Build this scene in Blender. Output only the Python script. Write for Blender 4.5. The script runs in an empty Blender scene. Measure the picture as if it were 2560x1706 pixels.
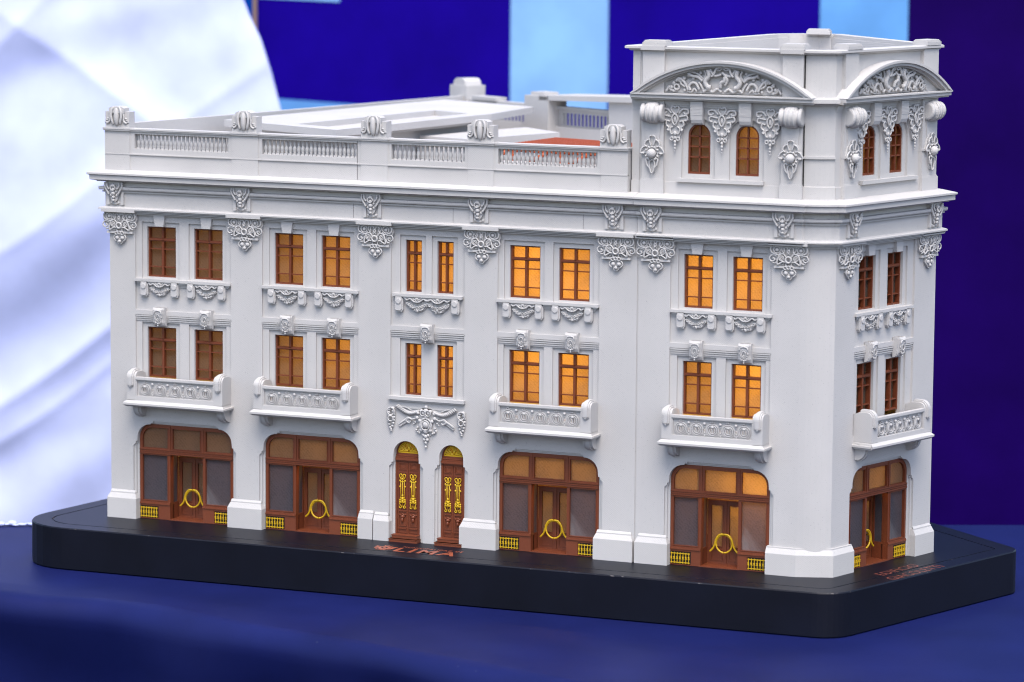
import bpy, math, random
from mathutils import Vector, Matrix
from mathutils.geometry import tessellate_polygon

S = 0.01                       # everything below is measured in centimetres
scene = bpy.context.scene
COL = scene.collection

# ------------------------------------------------------------------ camera
CP = (178.055, -405.650, 83.193)
RV = Vector((0.91817263, 0.39610212, 0.00788302))
UV = Vector((-0.05781429, 0.11427709, 0.99176522))
FV = Vector((-0.39193946, 0.91106743, -0.12782646))
cam = bpy.data.cameras.new("camera")
cam_o = bpy.data.objects.new("camera", cam)
COL.objects.link(cam_o)
m = Matrix((( RV.x, UV.x, -FV.x, CP[0]*S), (RV.y, UV.y, -FV.y, CP[1]*S), (RV.z, UV.z, -FV.z, CP[2]*S), (0, 0, 0, 1)))
cam_o.matrix_world = m
cam.sensor_width = 36.0
cam.lens = 126.56
cam.clip_start = 0.1
cam.clip_end = 200.0
cam.dof.use_dof = True
cam.dof.focus_distance = 4.47
cam.dof.aperture_fstop = 5.0
cam.dof.aperture_blades = 9
scene.camera = cam_o

# ------------------------------------------------------------------ light
SUN_EL, SUN_AZ = 62.0, 152.0        # degrees; azimuth measured clockwise from +Y
world = bpy.data.worlds.new("World")
scene.world = world
world.use_nodes = True
wn, wl = world.node_tree.nodes, world.node_tree.links
wn.clear()
sky = wn.new("ShaderNodeTexSky")
sky.sky_type = 'NISHITA'
sky.sun_disc = False
sky.sun_elevation = math.radians(SUN_EL)
sky.sun_rotation = math.radians(SUN_AZ)
sky.dust_density = 2.5
sky.ozone_density = 1.0
bg = wn.new("ShaderNodeBackground")
bg.inputs[1].default_value = 0.14
wo = wn.new("ShaderNodeOutputWorld")
wl.new(sky.outputs[0], bg.inputs[0])
wl.new(bg.outputs[0], wo.inputs[0])
sun = bpy.data.lights.new("sun", 'SUN')
sun.energy = 1.5
sun.angle = math.radians(40)
sun.color = (1.0, 0.965, 0.915)
sun_o = bpy.data.objects.new("sun", sun)
COL.objects.link(sun_o)
az, el = math.radians(SUN_AZ), math.radians(SUN_EL)
sd = Vector((math.sin(az)*math.cos(el), math.cos(az)*math.cos(el), math.sin(el)))
sun_o.rotation_euler = sd.to_track_quat('Z', 'Y').to_euler()
sun_o.location = sd*8

scene.view_settings.view_transform = 'Standard'
scene.view_settings.look = 'None'
scene.view_settings.gamma = 1.0
scene.view_settings.use_curve_mapping = False
scene.view_settings.exposure = 1.26
scene.cycles.use_denoising = True
scene.cycles.pixel_filter_type = 'BLACKMAN_HARRIS'
scene.cycles.filter_width = 1.1
scene.cycles.max_bounces = 8
scene.cycles.transmission_bounces = 4
scene.cycles.sample_clamp_indirect = 4.0

# ------------------------------------------------------------------ materials
def new_mat(name):
    mt = bpy.data.materials.new(name); mt.use_nodes = True
    nt = mt.node_tree
    return mt, nt.nodes, nt.links, nt.nodes["Principled BSDF"]

def plastic(name, col, rough=0.5, speck=0.0, speck_col=(0, 0, 0), var=0.04, bump=0.15, lines=True, spec=0.4, speck_scale=900, sheen=0.0):
    """3D-printed plastic: mottling, dark specks, fine layer lines and diagonal infill lines"""
    mt, n, l, b = new_mat(name)
    b.inputs['Roughness'].default_value = rough
    b.inputs['Specular IOR Level'].default_value = spec
    tc = n.new('ShaderNodeTexCoord')
    n1 = n.new('ShaderNodeTexNoise'); n1.inputs['Scale'].default_value = 9; n1.inputs['Detail'].default_value = 8
    l.new(tc.outputs['Object'], n1.inputs['Vector'])
    r1 = n.new('ShaderNodeValToRGB')
    c0 = tuple(max(0, c*(1-var*2)) for c in col)+(1,); c1 = tuple(min(1, c*(1+var)) for c in col)+(1,)
    r1.color_ramp.elements[0].position = .3; r1.color_ramp.elements[0].color = c0
    r1.color_ramp.elements[1].position = .7; r1.color_ramp.elements[1].color = c1
    l.new(n1.outputs['Fac'], r1.inputs['Fac'])
    out = r1.outputs['Color']
    if speck > 0:
        v = n.new('ShaderNodeTexNoise'); v.inputs['Scale'].default_value = speck_scale; v.inputs['Detail'].default_value = 1
        l.new(tc.outputs['Object'], v.inputs['Vector'])
        r2 = n.new('ShaderNodeValToRGB')
        r2.color_ramp.elements[0].position = 0.695; r2.color_ramp.elements[0].color = (0, 0, 0, 1)
        r2.color_ramp.elements[1].position = 0.77; r2.color_ramp.elements[1].color = (speck, speck, speck, 1)
        l.new(v.outputs['Fac'], r2.inputs['Fac'])
        mx = n.new('ShaderNodeMix'); mx.data_type = 'RGBA'
        l.new(r2.outputs['Color'], mx.inputs['Factor']); l.new(out, mx.inputs['A'])
        mx.inputs['B'].default_value = tuple(speck_col)+(1,)
        out = mx.outputs['Result']
    l.new(out, b.inputs['Base Color'])
    if bump:
        w = n.new('ShaderNodeTexWave'); w.wave_type = 'BANDS'; w.bands_direction = 'DIAGONAL'
        w.inputs['Scale'].default_value = 260 if lines else 60; w.inputs['Distortion'].default_value = 1.5; w.inputs['Detail'].default_value = 1
        l.new(tc.outputs['Object'], w.inputs['Vector'])
        n2 = n.new('ShaderNodeTexNoise'); n2.inputs['Scale'].default_value = 400; n2.inputs['Detail'].default_value = 3
        l.new(tc.outputs['Object'], n2.inputs['Vector'])
        ad = n.new('ShaderNodeMath'); ad.operation = 'ADD'
        ms = n.new('ShaderNodeMath'); ms.operation = 'MULTIPLY'; ms.inputs[1].default_value = 0.5
        l.new(w.outputs['Fac'], ms.inputs[0]); l.new(ms.outputs[0], ad.inputs[0]); l.new(n2.outputs['Fac'], ad.inputs[1])
        bp = n.new('ShaderNodeBump'); bp.inputs['Strength'].default_value = bump; bp.inputs['Distance'].default_value = 0.0004
        l.new(ad.outputs[0], bp.inputs['Height']); l.new(bp.outputs['Normal'], b.inputs['Normal'])
    return mt

GRAY = plastic('light_gray_print', (0.455, 0.44, 0.434), 0.8, 0.6, (0.17, 0.17, 0.19), 0.035, 0.45, spec=0.18)
BROWN = plastic('brown_print', (0.15, 0.037, 0.0145), 0.42, 0.5, (0.55, 0.2, 0.1), 0.08, 0.35, speck_scale=1300)
YELLOW = plastic('yellow_print', (0.56, 0.35, 0.012), 0.38, 0, var=0.05, bump=0.1)
BLACK = plastic('black_board', (0.003, 0.0038, 0.0095), 0.42, 0.03, (0.10, 0.10, 0.12), 0.2, 0, lines=False, spec=0.2, speck_scale=420)
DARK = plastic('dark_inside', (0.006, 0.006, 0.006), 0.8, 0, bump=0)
ORANGE = plastic('orange_print', (0.38, 0.075, 0.02), 0.5, 0, bump=0)
COPPER = plastic('copper_foil', (0.48, 0.125, 0.065), 0.35, 0, var=0.25, bump=0.2)
COPPER.node_tree.nodes["Principled BSDF"].inputs['Metallic'].default_value = 0.35
COPPER2 = plastic('copper_outline', (0.24, 0.065, 0.045), 0.4, 0, var=0.3, bump=0.1)

def add_wear(mt, zlo, zhi, thr, col):
    '''chipped paint along the top arris, broken up by noise'''
    n, l = mt.node_tree.nodes, mt.node_tree.links; b = n['Principled BSDF']
    src = b.inputs['Base Color'].links[0].from_socket
    tc = n.new('ShaderNodeTexCoord'); sp = n.new('ShaderNodeSeparateXYZ'); l.new(tc.outputs['Object'], sp.inputs[0])
    g1 = n.new('ShaderNodeMath'); g1.operation = 'GREATER_THAN'; g1.inputs[1].default_value = zlo; l.new(sp.outputs['Z'], g1.inputs[0])
    g2 = n.new('ShaderNodeMath'); g2.operation = 'LESS_THAN'; g2.inputs[1].default_value = zhi; l.new(sp.outputs['Z'], g2.inputs[0])
    ns = n.new('ShaderNodeTexNoise'); ns.inputs['Scale'].default_value = 18; ns.inputs['Detail'].default_value = 6; ns.inputs['Roughness'].default_value = .75; l.new(tc.outputs['Object'], ns.inputs['Vector'])
    g3 = n.new('ShaderNodeMath'); g3.operation = 'GREATER_THAN'; g3.inputs[1].default_value = thr; l.new(ns.outputs['Fac'], g3.inputs[0])
    m1 = n.new('ShaderNodeMath'); m1.operation = 'MULTIPLY'; l.new(g1.outputs[0], m1.inputs[0]); l.new(g2.outputs[0], m1.inputs[1])
    m2 = n.new('ShaderNodeMath'); m2.operation = 'MULTIPLY'; l.new(m1.outputs[0], m2.inputs[0]); l.new(g3.outputs[0], m2.inputs[1])
    mx = n.new('ShaderNodeMix'); mx.data_type = 'RGBA'; l.new(m2.outputs[0], mx.inputs['Factor']); l.new(src, mx.inputs['A']); mx.inputs['B'].default_value = tuple(col)+(1,)
    l.new(mx.outputs['Result'], b.inputs['Base Color'])
add_wear(BLACK, -.0013, -.0004, .60, (.10, .09, .09))

def pane_mat(name, col, tcol, tmix):
    """frosted film: part diffuse, part translucent so the lamps inside shine through"""
    mt, n, l, b = new_mat(name)
    b.inputs['Roughness'].default_value = 0.42
    b.inputs['Specular IOR Level'].default_value = 0.3
    tc = n.new('ShaderNodeTexCoord')
    ns = n.new('ShaderNodeTexNoise'); ns.inputs['Scale'].default_value = 800; ns.inputs['Detail'].default_value = 2
    l.new(tc.outputs['Object'], ns.inputs['Vector'])
    wv = n.new('ShaderNodeTexWave'); wv.bands_direction = 'DIAGONAL'; wv.inputs['Scale'].default_value = 130
    wv.inputs['Distortion'].default_value = 2.5; wv.inputs['Detail'].default_value = 2
    l.new(tc.outputs['Object'], wv.inputs['Vector'])
    nb = n.new('ShaderNodeTexNoise'); nb.inputs['Scale'].default_value = 34; nb.inputs['Detail'].default_value = 3
    l.new(tc.outputs['Object'], nb.inputs['Vector'])
    a1 = n.new('ShaderNodeMath'); a1.operation = 'MULTIPLY_ADD'; a1.inputs[1].default_value = 0.14
    l.new(wv.outputs['Fac'], a1.inputs[0]); l.new(ns.outputs['Fac'], a1.inputs[2])
    a2 = n.new('ShaderNodeMath'); a2.operation = 'MULTIPLY_ADD'; a2.inputs[1].default_value = 0.8
    l.new(nb.outputs['Fac'], a2.inputs[0]); l.new(a1.outputs[0], a2.inputs[2])
    rp = n.new('ShaderNodeValToRGB'); rp.color_ramp.elements[0].position = 0.55; rp.color_ramp.elements[1].position = 1.15
    rp.color_ramp.elements[1].position = 1.2
    rp.color_ramp.elements[0].position = 0.6
    rp.color_ramp.elements[0].color = tuple(c*0.7 for c in tcol)+(1,); rp.color_ramp.elements[1].color = tuple(tcol)+(1,)
    l.new(a2.outputs[0], rp.inputs['Fac'])
    r2 = n.new('ShaderNodeValToRGB'); r2.color_ramp.elements[0].position = 0.4; r2.color_ramp.elements[1].position = 0.95
    r2.color_ramp.elements[0].color = tuple(c*0.7 for c in col)+(1,); r2.color_ramp.elements[1].color = tuple(min(1, c*1.3) for c in col)+(1,)
    l.new(a1.outputs[0], r2.inputs['Fac'])
    sm_ = n.new('ShaderNodeTexNoise'); sm_.inputs['Scale'].default_value = 17; sm_.inputs['Detail'].default_value = 5; sm_.inputs['Distortion'].default_value = .6
    l.new(tc.outputs['Object'], sm_.inputs['Vector'])
    r3 = n.new('ShaderNodeValToRGB'); r3.color_ramp.elements[0].position = .60; r3.color_ramp.elements[1].position = .74
    r3.color_ramp.elements[0].color = (0, 0, 0, 1); r3.color_ramp.elements[1].color = (.5, .5, .5, 1)
    l.new(sm_.outputs['Fac'], r3.inputs['Fac'])
    m3 = n.new('ShaderNodeMix'); m3.data_type = 'RGBA'; l.new(r3.outputs['Color'], m3.inputs['Factor']); l.new(r2.outputs['Color'], m3.inputs['A']); m3.inputs['B'].default_value = (.32, .31, .33, 1)  # pale noise patches: reflections on the film painted into its base colour
    l.new(m3.outputs['Result'], b.inputs['Base Color'])
    tr = n.new('ShaderNodeBsdfTranslucent'); l.new(rp.outputs['Color'], tr.inputs['Color'])
    mx = n.new('ShaderNodeMixShader'); mx.inputs[0].default_value = tmix
    l.new(b.outputs[0], mx.inputs[1]); l.new(tr.outputs[0], mx.inputs[2])
    l.new(mx.outputs[0], n['Material Output'].inputs['Surface'])
    bp = n.new('ShaderNodeBump'); bp.inputs['Strength'].default_value = 0.3; bp.inputs['Distance'].default_value = 0.0002
    l.new(a1.outputs[0], bp.inputs['Height']); l.new(bp.outputs['Normal'], b.inputs['Normal'])
    return mt

PANE = pane_mat('frosted_film', (0.105, 0.088, 0.078), (0.95, 0.80, 0.52), 0.45)
PANE_DK = pane_mat('smoked_film', (0.085, 0.08, 0.098), (0.62, 0.50, 0.38), 0.4)

# ------------------------------------------------------------------ mesh builder
class MB:
    def __init__(s): s.v = []; s.f = []; s.sm = []
    def add(s, vs, fs, smooth=False):
        k = len(s.v); s.v += [tuple(p) for p in vs]; s.f += [tuple(i+k for i in q) for q in fs]; s.sm += [smooth]*len(fs)
        return s
    def box(s, u0, u1, o0, o1, z0, z1):
        return s.add([(u0,o0,z0),(u1,o0,z0),(u1,o1,z0),(u0,o1,z0),(u0,o0,z1),(u1,o0,z1),(u1,o1,z1),(u0,o1,z1)],
                     [(0,1,2,3),(7,6,5,4),(0,4,5,1),(1,5,6,2),(2,6,7,3),(3,7,4,0)])
    def prism(s, loop, o0, o1, holes=(), back=True):
        """polygon in (u,z) with holes, extruded in o; o1 is the front"""
        loops = [list(loop)]+[list(h) for h in holes]
        tri = tessellate_polygon([[Vector((a, b, 0)) for a, b in lp] for lp in loops])
        flat = [p for lp in loops for p in lp]
        n = len(flat)
        vs = [(a, o1, b) for a, b in flat]+[(a, o0, b) for a, b in flat]
        fs = []
        for t in tri:
            a, b, c = [flat[i] for i in t]
            if (b[0]-a[0])*(c[1]-a[1])-(b[1]-a[1])*(c[0]-a[0]) < 0: t = t[::-1]
            fs.append(tuple(t))
            if back: fs.append(tuple(i+n for i in t[::-1]))
        k = 0
        for li, lp in enumerate(loops):
            q = len(lp)
            ar = sum(lp[i][0]*lp[(i+1) % q][1]-lp[(i+1) % q][0]*lp[i][1] for i in range(q))
            ccw = ar > 0
            for i in range(q):
                a, b = k+i, k+(i+1) % q
                if ccw == (li == 0): fs.append((a, a+n, b+n, b))
                else: fs.append((b, b+n, a+n, a))
            k += q
        return s.add(vs, fs)
    def plan(s, loop, z0, z1, holes=()):
        """polygon in plan (x, y world style) extruded in z; stored as (x, -y, z)"""
        loops = [list(loop)]+[list(h) for h in holes]
        tri = tessellate_polygon([[Vector((a, b, 0)) for a, b in lp] for lp in loops])
        flat = [p for lp in loops for p in lp]; n = len(flat)
        vs = [(a, -b, z1) for a, b in flat]+[(a, -b, z0) for a, b in flat]
        fs = []
        for t in tri:
            a, b, c = [flat[i] for i in t]
            if (b[0]-a[0])*(c[1]-a[1])-(b[1]-a[1])*(c[0]-a[0]) < 0: t = t[::-1]
            fs += [tuple(t), tuple(i+n for i in t[::-1])]
        k = 0
        for li, lp in enumerate(loops):
            q = len(lp)
            ar = sum(lp[i][0]*lp[(i+1) % q][1]-lp[(i+1) % q][0]*lp[i][1] for i in range(q))
            for i in range(q):
                a, b = k+i, k+(i+1) % q
                if (ar > 0) == (li == 0): fs.append((a, a+n, b+n, b))
                else: fs.append((b, b+n, a+n, a))
            k += q
        return s.add(vs, fs)
    def tube(s, pts, r, n=6, closed=False, taper=None):
        P = [Vector(p) for p in pts]; m_ = len(P); vs = []
        prev = None
        for i in range(m_):
            if closed: t = P[(i+1) % m_]-P[i-1]
            else: t = P[min(i+1, m_-1)]-P[max(i-1, 0)]
            t.normalize()
            ref = Vector((0, 1, 0)) if abs(t.y) < .9 else Vector((1, 0, 0))
            a = t.cross(ref).normalized(); b = t.cross(a).normalized()
            rr = r if taper is None else r*taper[min(i*len(taper)//m_, len(taper)-1)]
            for k in range(n):
                c, d = math.cos(2*math.pi*k/n)*rr, math.sin(2*math.pi*k/n)*rr
                vs.append(P[i]+a*c+b*d)
        fs = []
        for i in range(m_ if closed else m_-1):
            for k in range(n):
                a0, a1 = i*n+k, i*n+(k+1) % n; j = (i+1) % m_
                fs.append((a0, a1, j*n+(k+1) % n, j*n+k))
        if not closed: fs += [tuple(range(n-1, -1, -1)), tuple(range((m_-1)*n, m_*n))]
        return s.add(vs, fs, True)
    def ball(s, c, r, sc=(1, 1, 1), nu=10, nv=6):
        vs = [(c[0], c[1], c[2]+r*sc[2])]
        for j in range(1, nv):
            p = math.pi*j/nv
            for i in range(nu):
                a = 2*math.pi*i/nu
                vs.append((c[0]+r*sc[0]*math.sin(p)*math.cos(a), c[1]+r*sc[1]*math.sin(p)*math.sin(a), c[2]+r*sc[2]*math.cos(p)))
        vs.append((c[0], c[1], c[2]-r*sc[2]))
        fs = [(0, 1+i, 1+(i+1) % nu) for i in range(nu)]
        for j in range(nv-2):
            for i in range(nu):
                a = 1+j*nu+i; b = 1+j*nu+(i+1) % nu
                fs.append((a, a+nu, b+nu, b))
        e = len(vs)-1
        fs += [(e, 1+(nv-2)*nu+(i+1) % nu, 1+(nv-2)*nu+i) for i in range(nu)]
        return s.add(vs, fs, True)
    def lathe(s, prof, c, axis='z', n=12, smooth=True):
        """prof: (radius, height) along the axis"""
        vs = []
        for r, h in prof:
            for i in range(n):
                a = 2*math.pi*i/n; x, y = r*math.cos(a), r*math.sin(a)
                vs.append((c[0]+x, c[1]+y, c[2]+h) if axis == 'z' else (c[0]+h, c[1]+x, c[2]+y) if axis == 'u' else (c[0]+x, c[1]+h, c[2]+y))
        fs = []
        for j in range(len(prof)-1):
            for i in range(n):
                fs.append((j*n+i, j*n+(i+1) % n, (j+1)*n+(i+1) % n, (j+1)*n+i))
        s.add(vs, fs, smooth)
        k = len(s.v)-len(vs)
        s.f += [tuple(k+i for i in range(n-1, -1, -1)), tuple(k+(len(prof)-1)*n+i for i in range(n))]; s.sm += [False, False]
        return s
    def sweep(s, path, prof, closed=False, cap=True):
        """profile [(o,z)] swept along a plan path with mitres; path runs with the outside on its right"""
        n = len(path); k = len(prof); rows = []
        for i in range(n):
            p = Vector(path[i])
            a = Vector(path[i-1]) if (i > 0 or closed) else None
            b = Vector(path[(i+1) % n]) if (i < n-1 or closed) else None
            n1 = n2 = None
            if a is not None: d = (p-a).normalized(); n1 = Vector((d.y, -d.x))
            if b is not None: d = (b-p).normalized(); n2 = Vector((d.y, -d.x))
            if n1 is None: mv = n2
            elif n2 is None: mv = n1
            else:
                mv = n1+n2; mv = mv/(max(mv.dot(n1), .3))
            rows.append([(p.x+mv.x*o, -(p.y+mv.y*o), z) for o, z in prof])
        vs = [q for r in rows for q in r]
        fs = []
        for i in range(n if closed else n-1):
            j = (i+1) % n
            for q in range(k):
                r = (q+1) % k
                fs.append((i*k+q, j*k+q, j*k+r, i*k+r))
        if not closed and cap: fs += [tuple(range(k-1, -1, -1)), tuple(range((n-1)*k, n*k))]
        return s.add(vs, fs)
    def mesh(s, name, mat, fix=True):
        me = bpy.data.meshes.new(name)
        me.from_pydata([(a*S, -b*S, c*S) for a, b, c in s.v], [], s.f)
        me.validate()
        if len(me.polygons) == len(s.sm):
            for p, q in zip(me.polygons, s.sm): p.use_smooth = q
        if fix:
            import bmesh
            bm = bmesh.new(); bm.from_mesh(me); bmesh.ops.recalc_face_normals(bm, faces=bm.faces); bm.to_mesh(me); bm.free()
        me.materials.append(mat)
        return me

def link(name, data, loc=(0, 0, 0), rz=0.0, parent=None):
    o = bpy.data.objects.new(name, data); COL.objects.link(o)
    o.location = (loc[0]*S, loc[1]*S, loc[2]*S); o.rotation_euler = (0, 0, rz); o.parent = parent
    return o
def tag(o, label=None, cat=None, group=None, kind=None):
    if label: o['label'] = label
    if cat: o['category'] = cat
    if group: o['group'] = group
    if kind: o['kind'] = kind
    return o

# ------------------------------------------------------------------ the model (root at the foot of its black base)
BASE_H = 5.45
ROOT = link('building_model', None, (0, 0, -BASE_H))
ROOT.empty_display_size = .1
tag(ROOT, 'light grey scale model of a corner building with lit orange windows on a black base', 'building model')
PHI = math.radians(74.189); OFF = 44.273
CP_, SP_ = math.cos(PHI), math.sin(PHI)
FRONT = (0.0, 0.0, 0.0); RIGHT = (OFF, 0.0, PHI)
def part(name, mesh, fac=FRONT, u=0, o=0, z=0, label=None, kind=None):
    """a part of the model, at (u, o, z) of a facade"""
    x, y, a = fac; c, s_ = math.cos(a), math.sin(a)
    ob = link(name, mesh, (x+u*c+o*s_, y+u*s_-o*c, z+BASE_H), a, ROOT)
    return tag(ob, label, None, None, kind)
def sub(name, mesh, parent, loc=(0, 0, 0), label=None):
    return tag(link(name, mesh, (loc[0], -loc[1], loc[2]), 0, parent), label)
def rw(u, o=0.0):     # right facade -> plan
    return (OFF+u*CP_+o*SP_, u*SP_-o*CP_)

# --- 2D helpers
def rect(u0, u1, z0, z1): return [(u0, z0), (u1, z0), (u1, z1), (u0, z1)]
def arch(u0, u1, z0, zs, n=14, flat=None):
    """round-headed opening, springing at zs"""
    r = (u1-u0)/2; c = (u0+u1)/2
    return [(u0, z0), (u1, z0)]+[(c+r*math.cos(math.pi*i/n), zs+r*math.sin(math.pi*i/n)) for i in range(n+1)]
def shop_out(u0, u1, k=0, top=12.5, rx=1.9, rz=1.75, z0=-0.04):
    """shop opening with big rounded shoulders; k = level of the stepped surround"""
    s_, t = .31*k, .21*k
    pts = [(u0-s_, z0), (u1+s_, z0)]
    if k: pts += [(u1+s_, 9.85-.12*k), (u1+s_*.45, 9.9), (u1+s_*.45, 10.15), (u1+.02*k, 10.2)]
    pts += [(u1-rx+rx*math.cos(a), top-rz+rz*math.sin(a)) for a in [math.pi/2*i/8 for i in range(9)]]
    if k:
        e = rx+.1
        pts += [(u1-e, top+t*.5), (u1-e-.28, top+t*.5), (u1-e-.28, top+t), (u0+e+.28, top+t), (u0+e+.28, top+t*.5), (u0+e, top+t*.5)]
    pts += [(u0+rx-rx*math.sin(a), top-rz+rz*math.cos(a)) for a in [math.pi/2*i/8 for i in range(9)]]
    if k: pts += [(u0-.02*k, 10.2), (u0-s_*.45, 10.15), (u0-s_*.45, 9.9), (u0-s_, 9.85-.12*k)]
    return pts
def door_out(u0, u1, k=0):
    s_ = .31*k
    a = arch(u0, u1, -.04, 11.1, 16)
    if not k: return a
    return [(u0-s_, -.04), (u1+s_, -.04), (u1+s_, 9.75-.12*k), (u1+s_*.45, 9.8), (u1+s_*.45, 10.05), (u1+.02*k, 10.1)]+a[2:]+[(u0-.02*k, 10.1), (u0-s_*.45, 10.05), (u0-s_*.45, 9.8), (u0-s_, 9.75-.12*k)]
def cr(pts, k=6, closed=False):
    """smooth curve through points"""
    P = [Vector(p) for p in pts]; n = len(P); out = []
    for i in range(n if closed else n-1):
        p0 = P[(i-1) % n] if closed or i > 0 else P[0]; p1 = P[i]; p2 = P[(i+1) % n]
        p3 = P[(i+2) % n] if closed or i+2 < n else P[-1]
        for j in range(k):
            t = j/k
            out.append(.5*((2*p1)+(p2-p0)*t+(2*p0-5*p1+4*p2-p3)*t*t+(3*p1-p0-3*p2+p3)*t**3))
    if not closed: out.append(P[-1])
    return out
def curl(mb, pts, r, o=0.0, mirror=True, closed=False, n=5, k=4, taper=None):
    for s_ in ((1, -1) if mirror else (1,)):
        c = cr([(p[0]*s_, (p[2] if len(p) > 2 else o), p[1]) for p in pts], k, closed)
        mb.tube(c, r, n, closed, taper)
def ring(mb, cx, cz, r, t, o=0.0, sx=1, n=12, tn=5):
    mb.tube([(cx+r*sx*math.cos(2*math.pi*i/n), o, cz+r*math.sin(2*math.pi*i/n)) for i in range(n)], t, tn, True)

# ------------------------------------------------------------------ layout of the bays: (left, right, kind, windows)
BAYS = [(-49.25, -35.36, 'shop', ((-47.75, -43.57), (-40.92, -36.8)), True),
        (-30.90, -17.30, 'shop', ((-29.34, -25.30), (-22.72, -18.69)), True),
        (-12.82, -2.70, 'door', ((-11.0, -8.78), (-6.65, -4.44)), False),
        (1.76, 15.32, 'shop', ((3.18, 7.26), (9.74, 13.83)), False)]
BAY_E = (24.55, 37.5, 'shop', ((26.12, 29.85), (32.38, 36.18)), True)
BAY_F = (5.37, 18.4, 'shop', ((6.75, 10.38), (13.04, 16.40)), True)
AT, AB, BT, BBt = 38.2, 31.68, 25.2, 18.65
DOORS = ((-12.35, -8.88), (-6.03, -2.75))

def facade(mb, u0, u1, bays, zt=40.6, le=None):
    """three stacked plates with the openings cut through"""
    h0, h1, h2 = [], [], []
    for (a, b, kind, wins, key) in bays:
        for w in wins:
            h0 += [rect(w[0], w[1], AB, AT), rect(w[0], w[1], BBt if kind == 'door' else 17.2, BT)]
            h1 += [rect(w[0]-.66, w[1]+.66, 31.4, AT+.62)]
            if kind == 'shop': h1 += [rect(w[0]-.66, w[1]+.66, 17.0, BT+.62)]
        if kind == 'door': h1.append(rect(wins[0][0]-.62, wins[1][1]+.62, 18.2, BT+.6))
        h2 += [rect(a, b, 27.38, 39.78), rect(a, b, 16.6 if kind == 'shop' else 18.2, 26.78)]
        if kind == 'shop':
            h0.append(shop_out(a+.2, b+.06)); h1.append(shop_out(a+.2, b+.06, 1)); h2.append(shop_out(a+.2, b+.06, 2))
        else:
            for d in DOORS:
                h0.append(door_out(*d)); h1.append(door_out(*d, 1)); h2.append(door_out(*d, 2))
        # stepped band between the storeys
        for i in range(3):
            mb.box(a-.05, b+.05, .2, .36+.07*i, 26.04+.26*i, 26.20+.26*i)
    o = rect(u0, u1, -.07, zt)
    mb.prism(o, -.6, 0, h0)
    mb.prism(o, 0, .25, h1, back=False)
    mb.prism(o, .25, .5, h2, back=False)

w = MB(); facade(w, -52.97, 20.25, BAYS)
part('wall', w.mesh('front_wall', GRAY))
w = MB(); facade(w, 20.42, 41.2, [BAY_E])
part('wall', w.mesh('tower_front_wall', GRAY), label='plain pilasters and window bay under the tower, facing front')
w = MB(); facade(w, 1.1, 23.1, [BAY_F])
part('wall', w.mesh('tower_side_wall', GRAY), RIGHT, label='narrow right-hand wall beside the bevelled corner')

# plan outline of the outer wall face
LB = (-39.0, 80.0)      # back left corner
BM = (30.0, 43.0)       # back corner of the tower
RE = rw(23.1, .5)
CH0, CH1 = (41.2, -.5), rw(1.1, .5)
CHM = ((CH0[0]+CH1[0])/2+.25, (CH0[1]+CH1[1])/2-.3)
def chcurve(p, q, n=6, b=.42):
    c_ = ((p[0]+q[0])/2+b*.64*2, (p[1]+q[1])/2-b*.77*2)
    return [((1-t)**2*p[0]+2*t*(1-t)*c_[0]+t*t*q[0], (1-t)**2*p[1]+2*t*(1-t)*c_[1]+t*t*q[1]) for t in [i/n for i in range(n+1)]]
# corner piece
w = MB(); inn = [(41.0, 1.0), (43.6, 2.0)]
w.plan(chcurve(CH0, CH1)+[rw(1.1, -.5), (41.25, .6)], 0, 45.5)
part('corner_wall', w.mesh('corner_wall', GRAY))
# seam groove between wing and tower
w = MB(); w.box(20.2, 20.47, -.6, .40, 0, 45.2)
part('seam_strip', w.mesh('seam_strip', GRAY))

# side and back walls (printed as one shell behind)
w = MB()
def wall_seg(mb, p, q, t, z0, z1):
    p, q = Vector(p), Vector(q); d = (q-p).normalized(); nn = Vector((-d.y, d.x))*t
    mb.plan([tuple(p), tuple(q), tuple(q+nn), tuple(p+nn)], z0, z1)
wall_seg(w, LB, (-52.93, .2), .9, 0, 51.2)
part('side_wall', w.mesh('side_wall', GRAY))
w = MB(); wall_seg(w, BM, LB, .9, 0, 48.0); wall_seg(w, RE, BM, .9, 0, 45.3)
part('back_wall', w.mesh('back_wall', GRAY))
# roof deck
w = MB(); w.plan([(-52.2, .3), (40.5, .3), (44, 2.2), (49.6, 21.6), (29.6, 41.8), (-38.4, 78.6)], 44.4, 45.0)
part('roof_deck', w.mesh('roof_deck', GRAY))

# ------------------------------------------------------------------ entablature and cornice
WING = [(-39.5, 80.0), (-52.5, 0.0), (20.3, 0.0)]
TOW = [(20.42, 0.0), (20.42, -.25), (41.0, -.25), (41.25, 0.02)]
mid = chcurve((41.25, 0), rw(1.1, 0))[1:-1]
TOWR = [rw(1.15, 0), rw(1.3, .25), rw(23.0, .25), (BM[0]+.5, BM[1]+.4)]
FR = [(-.3, 39.68), (.72, 39.68), (.72, 39.82), (.55, 39.84), (.55, 39.9), (1.0, 39.9), (1.0, 40.02), (.8, 40.04), (.8, 40.1), (1.2, 40.1), (1.2, 40.22), (1.0, 40.24), (1.0, 40.3), (1.42, 40.3), (1.42, 40.48), (1.2, 40.6), (.8, 40.68),
      (.8, 42.5), (1.05, 42.5), (1.05, 42.7), (.9, 42.72), (.9, 42.78), (1.3, 42.8), (1.38, 42.95), (1.38, 43.22), (.7, 43.26), (.7, 43.9), (-.3, 43.9)]
CO = [(-.3, 43.88), (1.5, 43.9), (1.56, 44.0), (2.0, 44.1), (2.15, 44.15), (2.15, 44.72), (2.39, 44.84), (2.39, 45.06), (.75, 45.42), (.2, 45.45), (-.3, 45.45)]
w = MB(); w.sweep(WING, FR); part('frieze', w.mesh('frieze', GRAY))
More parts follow.
